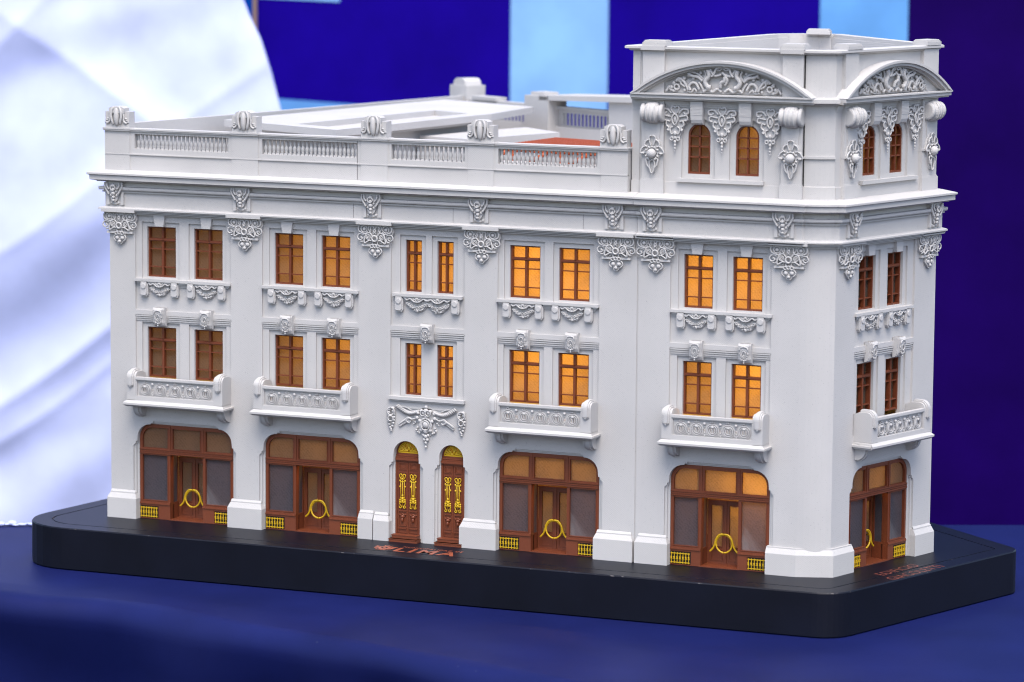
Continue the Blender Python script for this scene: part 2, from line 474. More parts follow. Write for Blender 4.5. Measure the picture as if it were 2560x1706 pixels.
w = MB(); w.sweep(WING, CO); part('cornice', w.mesh('cornice', GRAY))
w = MB(); w.sweep(TOW[1:3]+[(41.2, 0.0)]+mid+TOWR, FR); part('frieze', w.mesh('frieze_tower', GRAY), label='frieze band wrapping the corner below the tower')
w = MB(); w.sweep(TOW[1:3]+[(41.2, 0.0)]+mid+TOWR, CO); part('cornice', w.mesh('cornice_tower', GRAY), label='cornice ledge wrapping the corner below the tower')

# ------------------------------------------------------------------ windows
def window_meshes(W, H, key):
    fr = MB(); d0, d1 = -.95, -.36
    t = .2
    fr.prism(rect(0, W, 0, H), d0, d1, [rect(t, W-t, t, H-t)])
    c = W/2; tb = min(.14, W*.055)
    fr.box(c-tb, c+tb, d0+.05, d1+.05, t, H-t)
    zb = H*.742
    for a, b, oo in ((zb-.2, zb-.08, .05), (zb-.08, zb+.08, .14), (zb+.08, zb+.17, .05)):
        fr.box(t, W-t, d0+.1, d1+oo, a, b)
    for z in (H*.555, H*.2): fr.box(t, W-t, d0+.2, d1-.05, z-.065, z+.065)
    pn = MB(); pn.box(.05, W-.05, -1.06, -.98, .05, H-.05)
    return fr.mesh('window_frame', BROWN), pn.mesh('window_pane', PANE)
def put_windows(fac, bay):
    a, b, kind, wins, key = bay
    for w_ in wins:
        W = w_[1]-w_[0]
        for z0, z1 in ((AB, AT), (BBt if kind == 'door' else 17.4, BT)):
            H = z1-z0 if (kind == 'door' or z0 == AB) else z1-BBt
            zz = z1-H
            fm, pm = window_meshes(W, H, None)
            wo_ = part('window', None, fac, w_[0], 0, zz)
            wo_.empty_display_size = .01
            sub('frame', fm, wo_); sub('pane', pm, wo_)
for bay in BAYS: put_windows(FRONT, bay)
put_windows(FRONT, BAY_E); put_windows(RIGHT, BAY_F)

# ------------------------------------------------------------------ ornament meshes (local origin at the ornament's top centre unless said)
rng = random.Random(7)
def cap_ornament():
    m_ = MB()
    m_.box(-2.45, 2.45, -.1, .95, 0.05, .42)                       # impost slab
    bk = [(-2.3, 0), (-2.45, -.9), (-2.1, -1.75), (-1.2, -1.8), (-.9, -2.2), (.9, -2.2), (1.2, -1.8), (2.1, -1.75), (2.45, -.9), (2.3, 0)]
    m_.prism(bk[::-1], -.1, .28)
    m_.box(-1.87, 1.87, -.1, .42, -2.72, -2.45)
    o = .45
    ring(m_, 0, -1.7, .36, .13, o+.15); ring(m_, 0, -.75, .2, .08, o+.12, .8, 8)
    for s_ in (1, -1):
        ring(m_, .92*s_, -1.55, .3, .09, o+.02, 1, 10); ring(m_, .92*s_, -1.55, .13, .07, o+.04, 1, 8, 4)
        m_.ball((1.5*s_, o, -.55), .24, (1, .6, 1)); ring(m_, 1.5*s_, -.55, .42, .09, o+.02)
    curl(m_, [(.35, -1.4), (.7, -1.0), (1.2, -1.2), (1.42, -1.8), (1.45, -2.3), (1.1, -2.15), (.75, -1.95), (.4, -2.0)], .1, o+.06)
    curl(m_, [(.12, -1.15), (.08, -.5), (.3, -.22), (.6, -.35), (.55, -.75), (.75, -1.0)], .09, o+.06)
    curl(m_, [(.8, -.1), (.9, -.5), (.7, -.85), (.42, -1.3)], .08, o+.02)
    curl(m_, [(1.0, -.85), (1.3, -1.15), (1.75, -1.05), (2.2, -.85), (2.3, -.4), (2.1, -.08)], .11, o)
    curl(m_, [(1.5, -1.35), (1.85, -1.2), (2.25, -1.25), (2.45, -1.65), (2.15, -1.95), (1.8, -1.8), (1.95, -1.5)], .1, o-.05)
    curl(m_, [(1.45, -1.7), (1.65, -2.1), (2.0, -2.15)], .1, o-.05)
    curl(m_, [(.25, -2.05), (.38, -2.35), (0, -2.5)], .1, o)
    curl(m_, [(.55, -2.05), (.7, -2.3), (.95, -2.25)], .07, o-.1)
    # hanging cluster
    m_.prism([(-.75, -2.5), (-.85, -3.3), (-.4, -3.9), (0, -4.15), (.4, -3.9), (.85, -3.3), (.75, -2.5)], -.1, .25)
    for x in (-.42, .42): ring(m_, x, -2.68, .2, .08, .5); m_.ball((x*.9, .35, -3.3), .29, (1, .8, 1))
    ring(m_, 0, -2.62, .2, .08, .52); m_.ball((0, .42, -3.75), .22); ring(m_, 0, -3.8, .34, .07, .3)
    curl(m_, [(.5, -2.9), (.82, -3.1), (.85, -3.45), (.5, -3.75)], .08, .35)
    return m_.mesh('cap_ornament', GRAY)
def frieze_console():
    m_ = MB()
    m_.box(-1.15, 1.3, -.35, .12, -2.95, 0)
    m_.box(-1.15, -.75, .1, .32, -2.95, -1.0); m_.box(.9, 1.3, .1, .32, -2.95, -.9)
    m_.prism([(-1.25, 0), (-1.1, -.8), (-.75, -1.5), (-.45, -2.3), (0, -2.75), (.45, -2.3), (.75, -1.5), (1.1, -.8), (1.25, 0)][::-1], -.1, .45)
    curl(m_, [(1.2, -.05), (1.25, -.6), (.95, -1.15), (.65, -1.6)], .14, .6)
    curl(m_, [(.9, -.1), (.85, -.6), (.55, -.95)], .12, .7)
    for z, r in ((-.45, .3), (-.95, .26), (-1.45, .3), (-1.95, .24), (-2.35, .2)): m_.ball((0, .62, z), r)
    ring(m_, 0, -.75, .34, .08, .85)
    for s_ in (1, -1): m_.ball((.38*s_, .5, -1.2), .2); m_.ball((.42*s_, .45, -1.75), .2); m_.ball((.5*s_, .1, -2.7), .2)
    m_.ball((0, .15, -2.8), .3, (1.5, .6, .7))
    return m_.mesh('frieze_console', GRAY)
def garland(w_=3.1, n=1):
    m_ = MB()
    for q in range(n):
        cx = (q-(n-1)/2)*w_*.86
        m_.prism([(cx-w_*.46, -.05), (cx-w_*.40, -1.0), (cx-.75, -1.6), (cx, -1.85), (cx+.75, -1.6), (cx+w_*.4, -1.0), (cx+w_*.46, -.05)][::-1], -.2, .14)
        m_.tube(cr([(cx-w_*.52, .3, -.05), (cx-w_*.40, .38, -.3), (cx-w_*.28, .4, -.1), (cx-.45, .42, -.42), (cx, .5, -.5), (cx+.45, .42, -.42), (cx+w_*.28, .4, -.1), (cx+w_*.4, .38, -.3), (cx+w_*.52, .3, -.05)], 4), .12, 5)
        m_.tube(cr([(cx-.55, .38, 0), (cx-.3, .42, -.25), (cx, .5, -.08), (cx+.3, .42, -.25), (cx+.55, .38, 0)], 4), .1, 5)
        ring(m_, cx+.05, -.2, .2, .08, .52, 1, 9)
        g = random.Random(3+q)
        for i in range(44):
            t = i/43; x = (t-.5)*w_*.86; k_ = math.sin(math.pi*t); z = -.72-.88*k_
            m_.ball((cx+x+g.uniform(-.08, .08), .18+g.uniform(0, .14), z+g.uniform(-.2, .34)*(.4+.6*k_)), g.uniform(.09, .17), (1.1, .7, .9), 7, 4)
        for i in range(7):
            x = (i-3)*.36; ring(m_, cx+x, -1.18+.07*(i-3)**2*.5, .14, .055, .36, 1, 8, 4)
        for i in (-1, 0, 1): m_.tube([(cx+i*.75, .2, -.35), (cx+i*.6, .26, -1.0)], .045, 4)
    return m_.mesh('garland', GRAY)
def sill_bracket():
    m_ = MB()
    m_.prism([(-.56, .1), (-.56, -1.6), (-.38, -1.92), (.38, -1.92), (.56, -1.6), (.56, .1)][::-1], -.3, .38)
    m_.prism([(-.42, .1), (-.42, -1.55), (-.28, -1.74), (.28, -1.74), (.42, -1.55), (.42, .1)][::-1], .38, .55)
    m_.lathe([(.36, 0), (.36, .12), (.28, .14)], (0, .53, -.55), 'o', 14, False)
    return m_.mesh('sill_bracket', GRAY)
def key_plain():
    m_ = MB()
    m_.prism([(-.84, .05), (-.6, -1.42), (.6, -1.42), (.84, .05)][::-1], -.3, .42)
    return m_.mesh('keystone', GRAY)
def key_carved():
    m_ = MB()
    prof = [(-.1, 0), (.75, 0), (.9, -.25), (.86, -.8), (.72, -1.4), (.7, -1.9), (.5, -2.3), (.2, -2.45), (-.1, -2.45)]
    for u0, u1, k in ((-.7, .7, 1.0), (-.82, .82, .8), (-.56, .56, 1.07)):
        n = len(prof); vs = [(u0, o*k, z) for o, z in prof]+[(u1, o*k, z) for o, z in prof]
        fs = [(i, (i+1) % n, n+(i+1) % n, n+i) for i in range(n)]+[tuple(range(n)), tuple(range(2*n-1, n-1, -1))]
        m_.add(vs, fs)
    o = .98
    ring(m_, 0, -1.25, .36, .06, o-.05, .8, 12); ring(m_, 0, -1.2, .55, .06, o-.08, .85, 12)
    for q_ in range(10): a_ = q_*.628; m_.ball((.52*math.cos(a_), o-.12, -1.2+.62*math.sin(a_)), .1, (1, .7, 1), 6, 4)
    curl(m_, [(0, -.35), (.4, -.45), (.5, -.75)], .09, o); curl(m_, [(.1, -1.9), (.3, -2.0), (.4, -1.7)], .08, o-.12)
    for p in ((0, -2.05, .14), (0, -2.3, .1), (.14, -1.1, .09), (-.14, -1.1, .09), (0, -1.4, .1), (.38, -.3, .13), (-.38, -.3, .13)): m_.ball((p[0], o-.1, p[1]), p[2], (1, .7, 1), 8, 4)
    return m_.mesh('carved_keystone', GRAY)
M_CAP, M_CON, M_GAR, M_GAR2, M_BR, M_KEY, M_KEYC = cap_ornament(), frieze_console(), garland(), garland(3.3, 2), sill_bracket(), key_plain(), key_carved()

def dress(fac, bay):
    a, b, kind, wins, key = bay
    c = [(w_[0]+w_[1])/2 for w_ in wins]
    # upper sill with brackets and garlands
    m_ = MB(); s0, s1 = (wins[0][0]-1.5, wins[1][1]+1.5)
    m_.box(s0, s1, 0, .85, 31.13, 31.5)
    for i, (dz, oo) in enumerate(((.2, .68), (.4, .52), (.6, .4))):
        m_.box(s0+.25+.2*i, s1-.25-.2*i, .1, oo, 31.13-dz, 31.13-dz+.17)
    part('window_sill', m_.mesh('window_sill', GRAY), fac)
    if kind == 'shop':
        hw = (wins[0][1]-wins[0][0])/2+.13
        for q in c:
            for s_ in (1, -1): part('sill_bracket', M_BR, fac, q+s_*hw, .3, 31.1)
            part('garland', M_GAR, fac, q, .3, 31.0)
            part('keystone', M_KEYC, fac, q+.1, .4, 27.85)
            if key: part('keystone', M_KEY, fac, q, .25, 39.72)
    else:
        for q in (wins[0][0]-.6, wins[1][1]+.55): part('sill_bracket', M_BR, fac, q, .3, 31.1)
        part('garland', M_GAR2, fac, (c[0]+c[1])/2, .3, 31.0)
        part('keystone', M_KEYC, fac, (c[0]+c[1])/2+.05, .4, 27.85)
        m_ = MB(); m_.box(a-.1, b+.2, .2, 1.0, 18.1, 18.5); m_.box(a+.05, b+.05, .2, .8, 17.9, 18.1)
        part('window_sill', m_.mesh('lower_sill', GRAY), fac)
for bay in BAYS: dress(FRONT, bay)
dress(FRONT, BAY_E); dress(RIGHT, BAY_F)
PIL = [(-52.97, -49.27), (-35.33, -30.96), (-17.3, -12.85), (-2.7, 1.73), (15.34, 19.94), (20.8, 24.53), (37.5, 41.15)]
CAPC = [-51.3, -33.15, -14.8, -.25, 17.6, 22.75, 39.75]
FCON = [-51.9, -33.55, -15.2, -.6, 17.3, 22.2, 39.0]
for q in CAPC: part('cap_ornament', M_CAP, FRONT, q, .5, 39.92)
for q in (3.6, 21.1): part('cap_ornament', M_CAP, RIGHT, q, .5, 39.92)
for q in FCON[:5]: part('frieze_ornament', M_CON, FRONT, q+.0, .8, 43.85)
for q in FCON[5:]: part('frieze_ornament', M_CON, FRONT, q+.15, 1.05, 43.85)
for q in (3.4, 21.3): part('frieze_ornament', M_CON, RIGHT, q, 1.05, 43.85)

# pilaster feet
def foot(u0, u1, zt=2.62, d=.62, le=.28, re=.28):
    m_ = MB(); i = .5
    m_.box(u0-le, u1+re, 0, i+d, 0, zt)
    vs = [(u0-le, i+d, zt), (u1+re, i+d, zt), (u1+re, 0, zt), (u0-le, 0, zt), (u0-.02, i+.28, zt+.62), (u1+.02, i+.28, zt+.62), (u1+.02, 0, zt+.62), (u0-.02, 0, zt+.62)]
    m_.add(vs, [(0, 1, 5, 4), (1, 2, 6, 5), (3, 0, 4, 7), (4, 5, 6, 7)])
    m_.box(u0+.02, u1-.02, 0, i+.24, zt+.6, zt+.78)
    m_.add([(u0+.02, i+.24, zt+.78), (u1-.02, i+.24, zt+.78), (u0+.1, i+.03, zt+1.05), (u1-.1, i+.03, zt+1.05)], [(0, 1, 3, 2)])
    return m_.mesh('pilaster_foot', GRAY)
for i, (a, b) in enumerate(PIL[:-1]):
    if i == 2:
        part('pilaster_foot', foot(-17.0, -15.0, 2.6, .5, .1, -.05)); part('pilaster_foot', foot(-14.9, -12.95, 2.5, .62, -.02, .25))
    else: part('pilaster_foot', foot(a, b))
part('pilaster_foot', foot(18.95, 23.0, 2.62, .62, .1, .15), RIGHT)
# wrapped foot round the corner
w = MB()
CORN = [(37.45, -.5), (41.2, -.5), CH1, rw(5.3, .5)]
for (z0, z1, d0, d1) in ((0, 2.62, .62, .62), (2.62, 3.24, .62, .28), (3.22, 3.4, .25, .25)):
    w.sweep(CORN, [(-.9, z0), (d0, z0), (d1, z1), (-.9, z1)])
part('pilaster_foot', w.mesh('corner_foot', GRAY), label='bevelled foot wrapped round the building corner')
# bottom plinth right end (back street side)
w = MB(); w.sweep([rw(23.0, .5), rw(23.6, -.1), (49.0, 26.0)], [(-.6, 0), (.35, 0), (.35, 2.9), (0, 3.5), (-.6, 3.5)])
part('plinth', w.mesh('back_plinth', GRAY))

# ------------------------------------------------------------------ big ornament over the doors
w = MB()
w.prism([(-2.0, -.6), (-1.2, -1.7), (-1.3, -2.6), (-.5, -3.4), (0, -4.9), (.5, -3.4), (1.3, -2.6), (1.2, -1.7), (2.0, -.6), (.6, .1), (0, .6), (-.6, .1)][::-1], -.2, .12)
for p in ((0, .3, .25), (0, -.15, .32), (.35, -.45, .26), (-.35, -.45, .26), (0, -.9, .3), (.6, -.2, .24), (-.6, -.2, .24), (0, -1.9, .5), (.45, -2.1, .25), (-.45, -2.1, .25), (.6, -2.6, .26), (-.6, -2.6, .26), (0, -2.75, .35),
          (0, -3.4, .28), (.3, -3.25, .2), (-.3, -3.25, .2), (.2, -3.8, .22), (-.2, -3.8, .22), (0, -4.2, .2), (0, -4.7, .16), (1.1, -.5, .22), (-1.1, -.5, .22), (1.2, -1.1, .25), (-1.2, -1.1, .25), (.85, -1.45, .25), (-.85, -1.45, .25)):
    w.ball((p[0], .3, p[1]), p[2], (1, .8, 1), 9, 5)
ring(w, .35, -.45, .36, .08, .5); ring(w, -.35, -.45, .36, .08, .5); ring(w, 0, -1.95, .85, .14, .35, .9); ring(w, 0, -2.0, .62, .1, .5, .9)
for s_ in (1, -1):
    for i in range(13):                       # feathered upper wing
        t = i/12; x = 1.0+2.8*t; z = -.35-.35*math.sin(math.pi*t*1.2)+.35*t
        w.tube([(s_*x, .2, z+.15), (s_*(x+.28), .34, z-.02), (s_*(x+.42), .2, z-.3+.1*t)], .14-.04*t, 5)
        w.ball((s_*(x+.05), .2, z+.12), .13, (1.4, .7, .8), 6, 4)
    w.tube(cr([(s_*x, .2, z) for x, z in [(1.0, -.1), (1.9, -.25), (2.8, .1), (3.9, .1)]], 4), .07, 5)
    w.tube(cr([(s_*x, .28, z) for x, z in [(1.3, -1.1), (1.9, -1.35), (2.5, -1.15), (2.7, -1.55), (2.35, -1.8), (2.1, -1.6)]], 4), .11, 6, taper=[.8, 1, 1.1, 1, .8, .6])
    for i in range(8):                        # lower leaf sprays
        t = i/7; x = 2.3+1.4*t; z = -1.25-.75*t**1.3
        w.ball((s_*x, .24, z), .2-.06*t, (1.5, .7, .8), 7, 4); w.ball((s_*(x-.05), .16, z-.28), .15, (1, .6, 1.3), 6, 4)
    for x, z, r in ((1.2, -2.35, .16), (1.35, -2.65, .15), (1.15, -2.9, .14), (.9, -3.0, .15), (1.5, -1.7, .14), (1.7, -1.9, .12)): w.ball((s_*x, .22, z), r, (1.1, .7, 1), 7, 4)
for s_ in (1, -1):
    for q in range(16):
        z = -.1-q*.19; ww = .75*math.sin(math.pi*min(1, (q+3)/17))**.7
        w.ball((s_*4.85+(-1)**q*ww*.5, .22, z), .24-.006*q, (1.2, .8, .9), 7, 4)
    ring(w, s_*4.85, -.5, .5, .1, .35); ring(w, s_*4.85, -1.4, .35, .09, .4)
w.box(-3.2, 3.2, .0, .12, -.02, .12)
part('door_ornament', w.mesh('door_ornament', GRAY), FRONT, -7.75, .5, 17.05)

# ------------------------------------------------------------------ balconies
def balcony(fac, a, b, D=2.4):
    L = b-a; o0, o1 = .3, .5+D
    m_ = MB()
    # floor ledge, moulded
    m_.box(0, L, o0, o1, 15.65, 15.95)
    led = [(o0, 15.1), (o1+.1, 15.1), (o1+.22, 15.2), (o1+.42, 15.34), (o1+.42, 15.58), (o1+.1, 15.82), (o1, 15.9), (o0, 15.9)]
    m_.box(-.4, L+.4, o0, o1+.1, 15.34, 15.58); m_.box(-.2, L+.2, o0, o1+.05, 15.12, 15.34)
    n = len(led); e = .36
    ex_ = [.08, .08, .2, .4, .4, .1, .02, .02]; vs = [(-x_, q[0], q[1]) for q, x_ in zip(led, ex_)]+[(L+x_, q[0], q[1]) for q, x_ in zip(led, ex_)]
    m_.add(vs, [(i, (i+1) % n, n+(i+1) % n, n+i) for i in range(n)]+[tuple(range(n)), tuple(range(2*n-1, n-1, -1))])
    # side walls with rounded front shoulder
    side = [(o0, 15.8), (o1, 15.8), (o1, 18.8)]+[(o1-.75+.75*math.cos(t), 18.85+.75*math.sin(t)) for t in [math.pi/2*i/7 for i in range(8)]]+[(o0+.9, 19.55), (o0, 19.2)]
    for u0, u1 in ((0, 1.3), (L-1.3, L)):
        n = len(side); vs = [(u0, o, z) for o, z in side]+[(u1, o, z) for o, z in side]
        m_.add(vs, [(i, (i+1) % n, n+(i+1) % n, n+i) for i in range(n)]+[tuple(range(n)), tuple(range(2*n-1, n-1, -1))])
    ob = part('balcony', m_.mesh('balcony', GRAY), fac, a, 0, 0)
    # straps over the shoulders
    for uc in (.62, L-.62):
        s_ = MB()
        for hw, ex in ((.42, .17), (.25, .3)):
            pr = [(o1+ex, 17.85), (o1+ex, 18.8)]+[(o1-.75+(.75+ex)*math.cos(t), 18.85+(.75+ex)*math.sin(t)) for t in [math.pi/2*i/7 for i in range(8)]]+[(o0+1.0, 19.6+ex), (o0+1.0, 19.3), (o1-.8, 19.3), (o1-.2, 18.6), (o1-.2, 17.85)]
            n = len(pr); vs = [(uc-hw, o, z) for o, z in pr]+[(uc+hw, o, z) for o, z in pr]
            s_.add(vs, [(i, (i+1) % n, n+(i+1) % n, n+i) for i in range(n)]+[tuple(range(n)), tuple(range(2*n-1, n-1, -1))])
            s_.prism([(uc-hw, 17.9), (uc, 17.9-hw*.9), (uc+hw, 17.9)], o1-.2, o1+ex)
        sub('strap', s_.mesh('strap', GRAY), ob)
    # parapet frame and pierced panel
    p = MB(); x0, x1 = 1.3, L-1.3
    p.prism(rect(x0, x1, 15.9, 18.95), o1-.55, o1-.08, [rect(x0+.12, x1-.12, 16.5, 18.5)])
    p.box(x0, x1, o1-.62, o1+.02, 18.62, 18.92)
    p.box(x0, x1, o1-.3, o1-.02, 15.9, 16.45)
    sub('parapet', p.mesh('balcony_parapet', GRAY), ob)
    g = MB(); n = 5; st = (x1-x0-.24)/n; oc = o1-.3
    for i in range(n):
        cx = x0+.12+st*(i+.5); cz = 17.4
        ring(g, cx, cz-.12, .80, .085, oc+.04, .98, 18, 5); ring(g, cx, cz-.12, .60, .085, oc+.09, .98, 16, 5); ring(g, cx, cz-.12, .38, .08, oc+.05, .95, 12, 5)
        g.ball((cx, oc+.12, cz+.30), .19, (1.3, .8, .8), 8, 5); g.box(cx-.06, cx+.06, oc-.1, oc+.04, cz-.45, cz+.2)
        g.ball((cx, oc+.06, cz+.92), .13); g.ball((cx-.24, oc+.04, cz+.84), .1); g.ball((cx+.24, oc+.04, cz+.84), .1); g.ball((cx, oc+.05, cz-.98), .11, (1.8, 1, .8))
        if i < n-1:
            sx = cx+st/2
            g.ball((sx, oc+.08, cz+.68), .2); g.ball((sx, oc+.04, cz-.78), .12, (.8, 1, 1.6)); g.ball((sx-.2, oc+.02, cz-.62), .1); g.ball((sx+.2, oc+.02, cz-.62), .1)
            g.ball((sx, oc+.03, cz+.3), .09); g.ball((sx, oc+.03, cz-.42), .1)
    # thin web with holes that the relief sits on
    holes = []
    for i in range(n):
        cx = x0+.12+st*(i+.5)
        holes += [rect(cx-.28, cx-.08, 16.98, 17.55), rect(cx+.08, cx+.28, 16.98, 17.55)]
        if i < n-1: holes.append(rect(cx+st/2-.18, cx+st/2+.18, 17.15, 17.42))
    g.prism(rect(x0+.08, x1-.08, 16.45, 18.55), oc-.2, oc-.04, holes)
    sub('pierced_panel', g.mesh('pierced_panel', GRAY), ob)
    # quarter-round brackets
    k = MB(); pr = [(.3, 15.12), (2.15, 15.12)]+[(.55+1.6*math.cos(t), 15.0-1.5*math.sin(t)) for t in [math.pi/2*i/8 for i in range(9)]]+[(.3, 13.5)]
    for hw, q in ((.58, .93), (.24, 1.02)):
        n = len(pr); P = [(.3+(o-.3)*q, 15.12+(z-15.12)*q) for o, z in pr]
        vs = [(-hw, o, z) for o, z in P]+[(hw, o, z) for o, z in P]
        k.add(vs, [(i, (i+1) % n, n+(i+1) % n, n+i) for i in range(n)]+[tuple(range(n)), tuple(range(2*n-1, n-1, -1))])
    km = k.mesh('balcony_bracket', GRAY)
    for uc in (.95, L-.75): sub('bracket', km, ob, (uc, 0, 0))
    return ob
for bay in (BAYS[0], BAYS[1], BAYS[3], BAY_E): balcony(FRONT, bay[0], bay[1])
balcony(RIGHT, BAY_F[0]+.2, BAY_F[1]+.1, 2.6)

# ------------------------------------------------------------------ shopfronts
def grille(W=2.5, H=1.38):
    g = MB(); t = .045
    for z in (.13, H-.13): g.box(0, W, 0, .1, z-t, z+t)
    n = 7; t = .035
    for i in range(n):
        x = .12+(W-.24)*i/(n-1); g.box(x-t, x+t, .02, .12, 0, H)
        g.prism([(x-.13, H*.38), (x, H*.43), (x+.13, H*.38), (x+.07, H*.5), (x+.13, H*.63), (x, H*.58), (x-.13, H*.63), (x-.07, H*.5)], .03, .14)
    return g.mesh('grille', YELLOW)
M_GRI = grille()
def handle():
    h = MB()
    for s_ in (1, -1):
        # ring half and the tail that sweeps outward
        h.tube(cr([(.04*s_, 0, 1.12), (.5*s_, 0, .98), (.92*s_, 0, .55), (1.06*s_, 0, 0), (.86*s_, 0, -.62), (.45*s_, 0, -.98), (.04*s_, 0, -1.1)], 5), .115, 7)
        h.tube(cr([(.06*s_, .08, 1.2), (.6*s_, .08, 1.1), (1.0*s_, .08, .6), (1.2*s_, .04, -.1), (1.45*s_, 0, -.65), (1.85*s_, 0, -1.05)], 5), .12, 7)
        h.tube([(.9*s_, -.4, .5), (.9*s_, 0, .5)], .09, 6)
    return h.mesh('door_handle', YELLOW)
M_HAN = handle()
def shopfront(fac, a, b):
    W = b-a+.0; u0, u1 = .22, W+.04; f0, f1 = -.75, -.08
    cx = W/2+.13
    dw = 2.38; dl, dr = cx-dw, cx+dw            # door recess
    m_ = MB()
    outer = shop_out(u0+.02, u1-.02, 0, 12.48, z0=.002)
    zb, zt = 8.55, 9.35
    tl = [(u0+.4, zt), (dl-.4, zt), (dl-.4, 12.0), (u0+1.85, 12.0)]+[(u0+1.85-1.45*math.sin(t), 10.6+1.4*math.cos(t)) for t in [math.pi/2*i/6 for i in range(1, 7)]]
    trr = [(2*cx-x+(u0+u1-2*cx)*0, z) for x, z in tl][::-1]
    off = (u0+u1)-2*cx
    trr = [(min(x+off, u1-.4) if x > dr+1 else x, z) for x, z in trr]
    holes = [tl, rect(dl+.35, dr-.35, zt, 12.0), trr,
             rect(u0+.4, dl-.38, 2.45, zb-.1), rect(dr+.38, u1-.4, 2.45, zb-.1), rect(dl, dr, .12, zb)]
    m_.prism(outer, f0, f1, holes)
    # raised beads and bars
    for z, o, h in ((8.62, .16, .16), (8.85, .1, .14), (9.1, .16, .14)): m_.box(u0+.05, u1-.05, f1-.1, f1+o, z, z+h)
    for x in (dl-.05, dr+.05): m_.box(x-.12, x+.12, f1-.1, f1+.1, 9.2, 12.35)
    for (x0, x1) in ((u0+.04, dl), (dr, u1-.04)):
        m_.box(x0, x1, f1-.1, f1+.2, 1.96, 2.12); m_.box(x0, x1, f1-.1, f1+.12, 2.12, 2.28)
        m_.prism(rect(x0, x1, 0.02, 1.96), f1-.05, f1+.08, [rect(*((x0+.02, x0+2.75, .12, 1.72) if x0 < cx else (x1-2.75, x1-.02, .12, 1.72)))])
        for (q0, q1) in ((x0+.34, x0+.42), ): pass
    def bead(x0, x1, z0, z1, t=.07):
        m_.prism(rect(x0-t, x1+t, z0-t, z1+t), f1-.05, f1+.07, [rect(x0, x1, z0, z1)])
    bead(u0+.42, dl-.4, 2.47, zb-.12); bead(dr+.4, u1-.42, 2.47, zb-.12); bead(dl+.37, dr-.37, zt+.02, 11.98)
    # splayed sides of the recess
    for x in (dl, dr):
        s_ = -1 if x == dl else 1
        x0_, x1_ = (x-.22, x) if s_ < 0 else (x, x+.22)
        m_.box(x0_, x1_, -2.3, f0+.02, .05, 2.1); m_.box(x0_, x1_, -.95, f0+.02, 2.1, zb)
        m_.box(x0_, x1_, -2.3, -2.05, 2.1, zb); m_.box(x0_-.02, x1_+.02, -2.3, f0, 2.0, 2.2)
        m_.box(x0_, x1_, -2.3, f0, zb-.2, zb+.1)
    m_.box(dl-.2, dr+.2, -2.6, f1+.12, .0, .13)      # threshold
    ob = part('shopfront', m_.mesh('shopfront_frame', BROWN), fac, a, 0, 0)
    # panes
    q = MB(); q.box(u0+.3, dl-.3, -.5, -.42, 2.4, 8.6); sub('pane', q.mesh('display_pane', PANE_DK), ob)
    q = MB(); q.box(dr+.3, u1-.3, -.5, -.42, 2.4, 8.6); sub('pane', q.mesh('display_pane', PANE_DK), ob)
    for x in (dl-.12, dr+.12):
        q = MB(); q.box(x-.03, x+.03, -2.1, -.9, 2.15, zb-.15); sub('side_pane', q.mesh('side_pane', PANE_DK), ob)
    def inset(pts, e=.06):
        c = (sum(p[0] for p in pts)/len(pts), sum(p[1] for p in pts)/len(pts))
        return [(c[0]+(p[0]-c[0])*1.04, c[1]+(p[1]-c[1])*1.04) for p in pts]
    for pts in (tl, rect(dl+.35, dr-.35, zt, 12.0), trr):
        q = MB(); q.prism(inset(pts), -.5, -.42); sub('transom_pane', q.mesh('transom_pane', PANE), ob)
    # recessed double door
    d = MB(); o0, o1 = -2.75, -2.35
    lw = (dr-dl)/2; hh = []
    for x0 in (dl+.08, cx+.03):
        hh += [rect(x0+.42, x0+lw-.52, 2.25, 7.35)]
    d.prism(rect(dl, dr, .13, 7.95), o0, o1, hh)
    d.box(cx-.12, cx+.12, o1-.05, o1+.12, .13, 7.9)
    for x0 in (dl+.08, cx+.03):
        d.prism(rect(x0+.35, x0+lw-.45, .5, 1.95), o1-.05, o1+.06, [rect(x0+.48, x0+lw-.58, .63, 1.82)])
        d.prism(rect(x0+.36, x0+lw-.46, 2.19, 7.41), o1-.05, o1+.06, hh[0:1] if x0 < cx else hh[1:2])
    d.box(dl, dr, o0, o1+.15, 7.85, 8.02)
    do = sub('door', d.mesh('shop_door', BROWN), ob)
    q = MB(); q.box(dl+.3, cx-.2, -2.6, -2.54, 2.1, 7.5); q.box(cx+.2, dr-.3, -2.6, -2.54, 2.1, 7.5)
    sub('door_pane', q.mesh('door_pane', PANE), ob)
    q = MB(); q.box(dl, dr, -2.6, -2.5, 8.0, zb+.2); sub('lintel_pane', q.mesh('lintel_pane', PANE), ob)
    sub('handle', M_HAN, ob, (cx, -1.75, 2.72))
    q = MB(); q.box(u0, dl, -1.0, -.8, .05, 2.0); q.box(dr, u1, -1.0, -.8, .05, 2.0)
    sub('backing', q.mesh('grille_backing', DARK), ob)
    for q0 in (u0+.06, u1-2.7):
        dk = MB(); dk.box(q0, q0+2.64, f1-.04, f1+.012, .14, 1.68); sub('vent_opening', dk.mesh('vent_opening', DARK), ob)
    sub('grille', M_GRI, ob, (u0+.12, f1+.06, .2)); sub('grille', M_GRI, ob, (u1-2.68, f1+.06, .2))
    return ob
for bay in (BAYS[0], BAYS[1], BAYS[3], BAY_E): shopfront(FRONT, bay[0], bay[1])
shopfront(RIGHT, BAY_F[0], BAY_F[1])

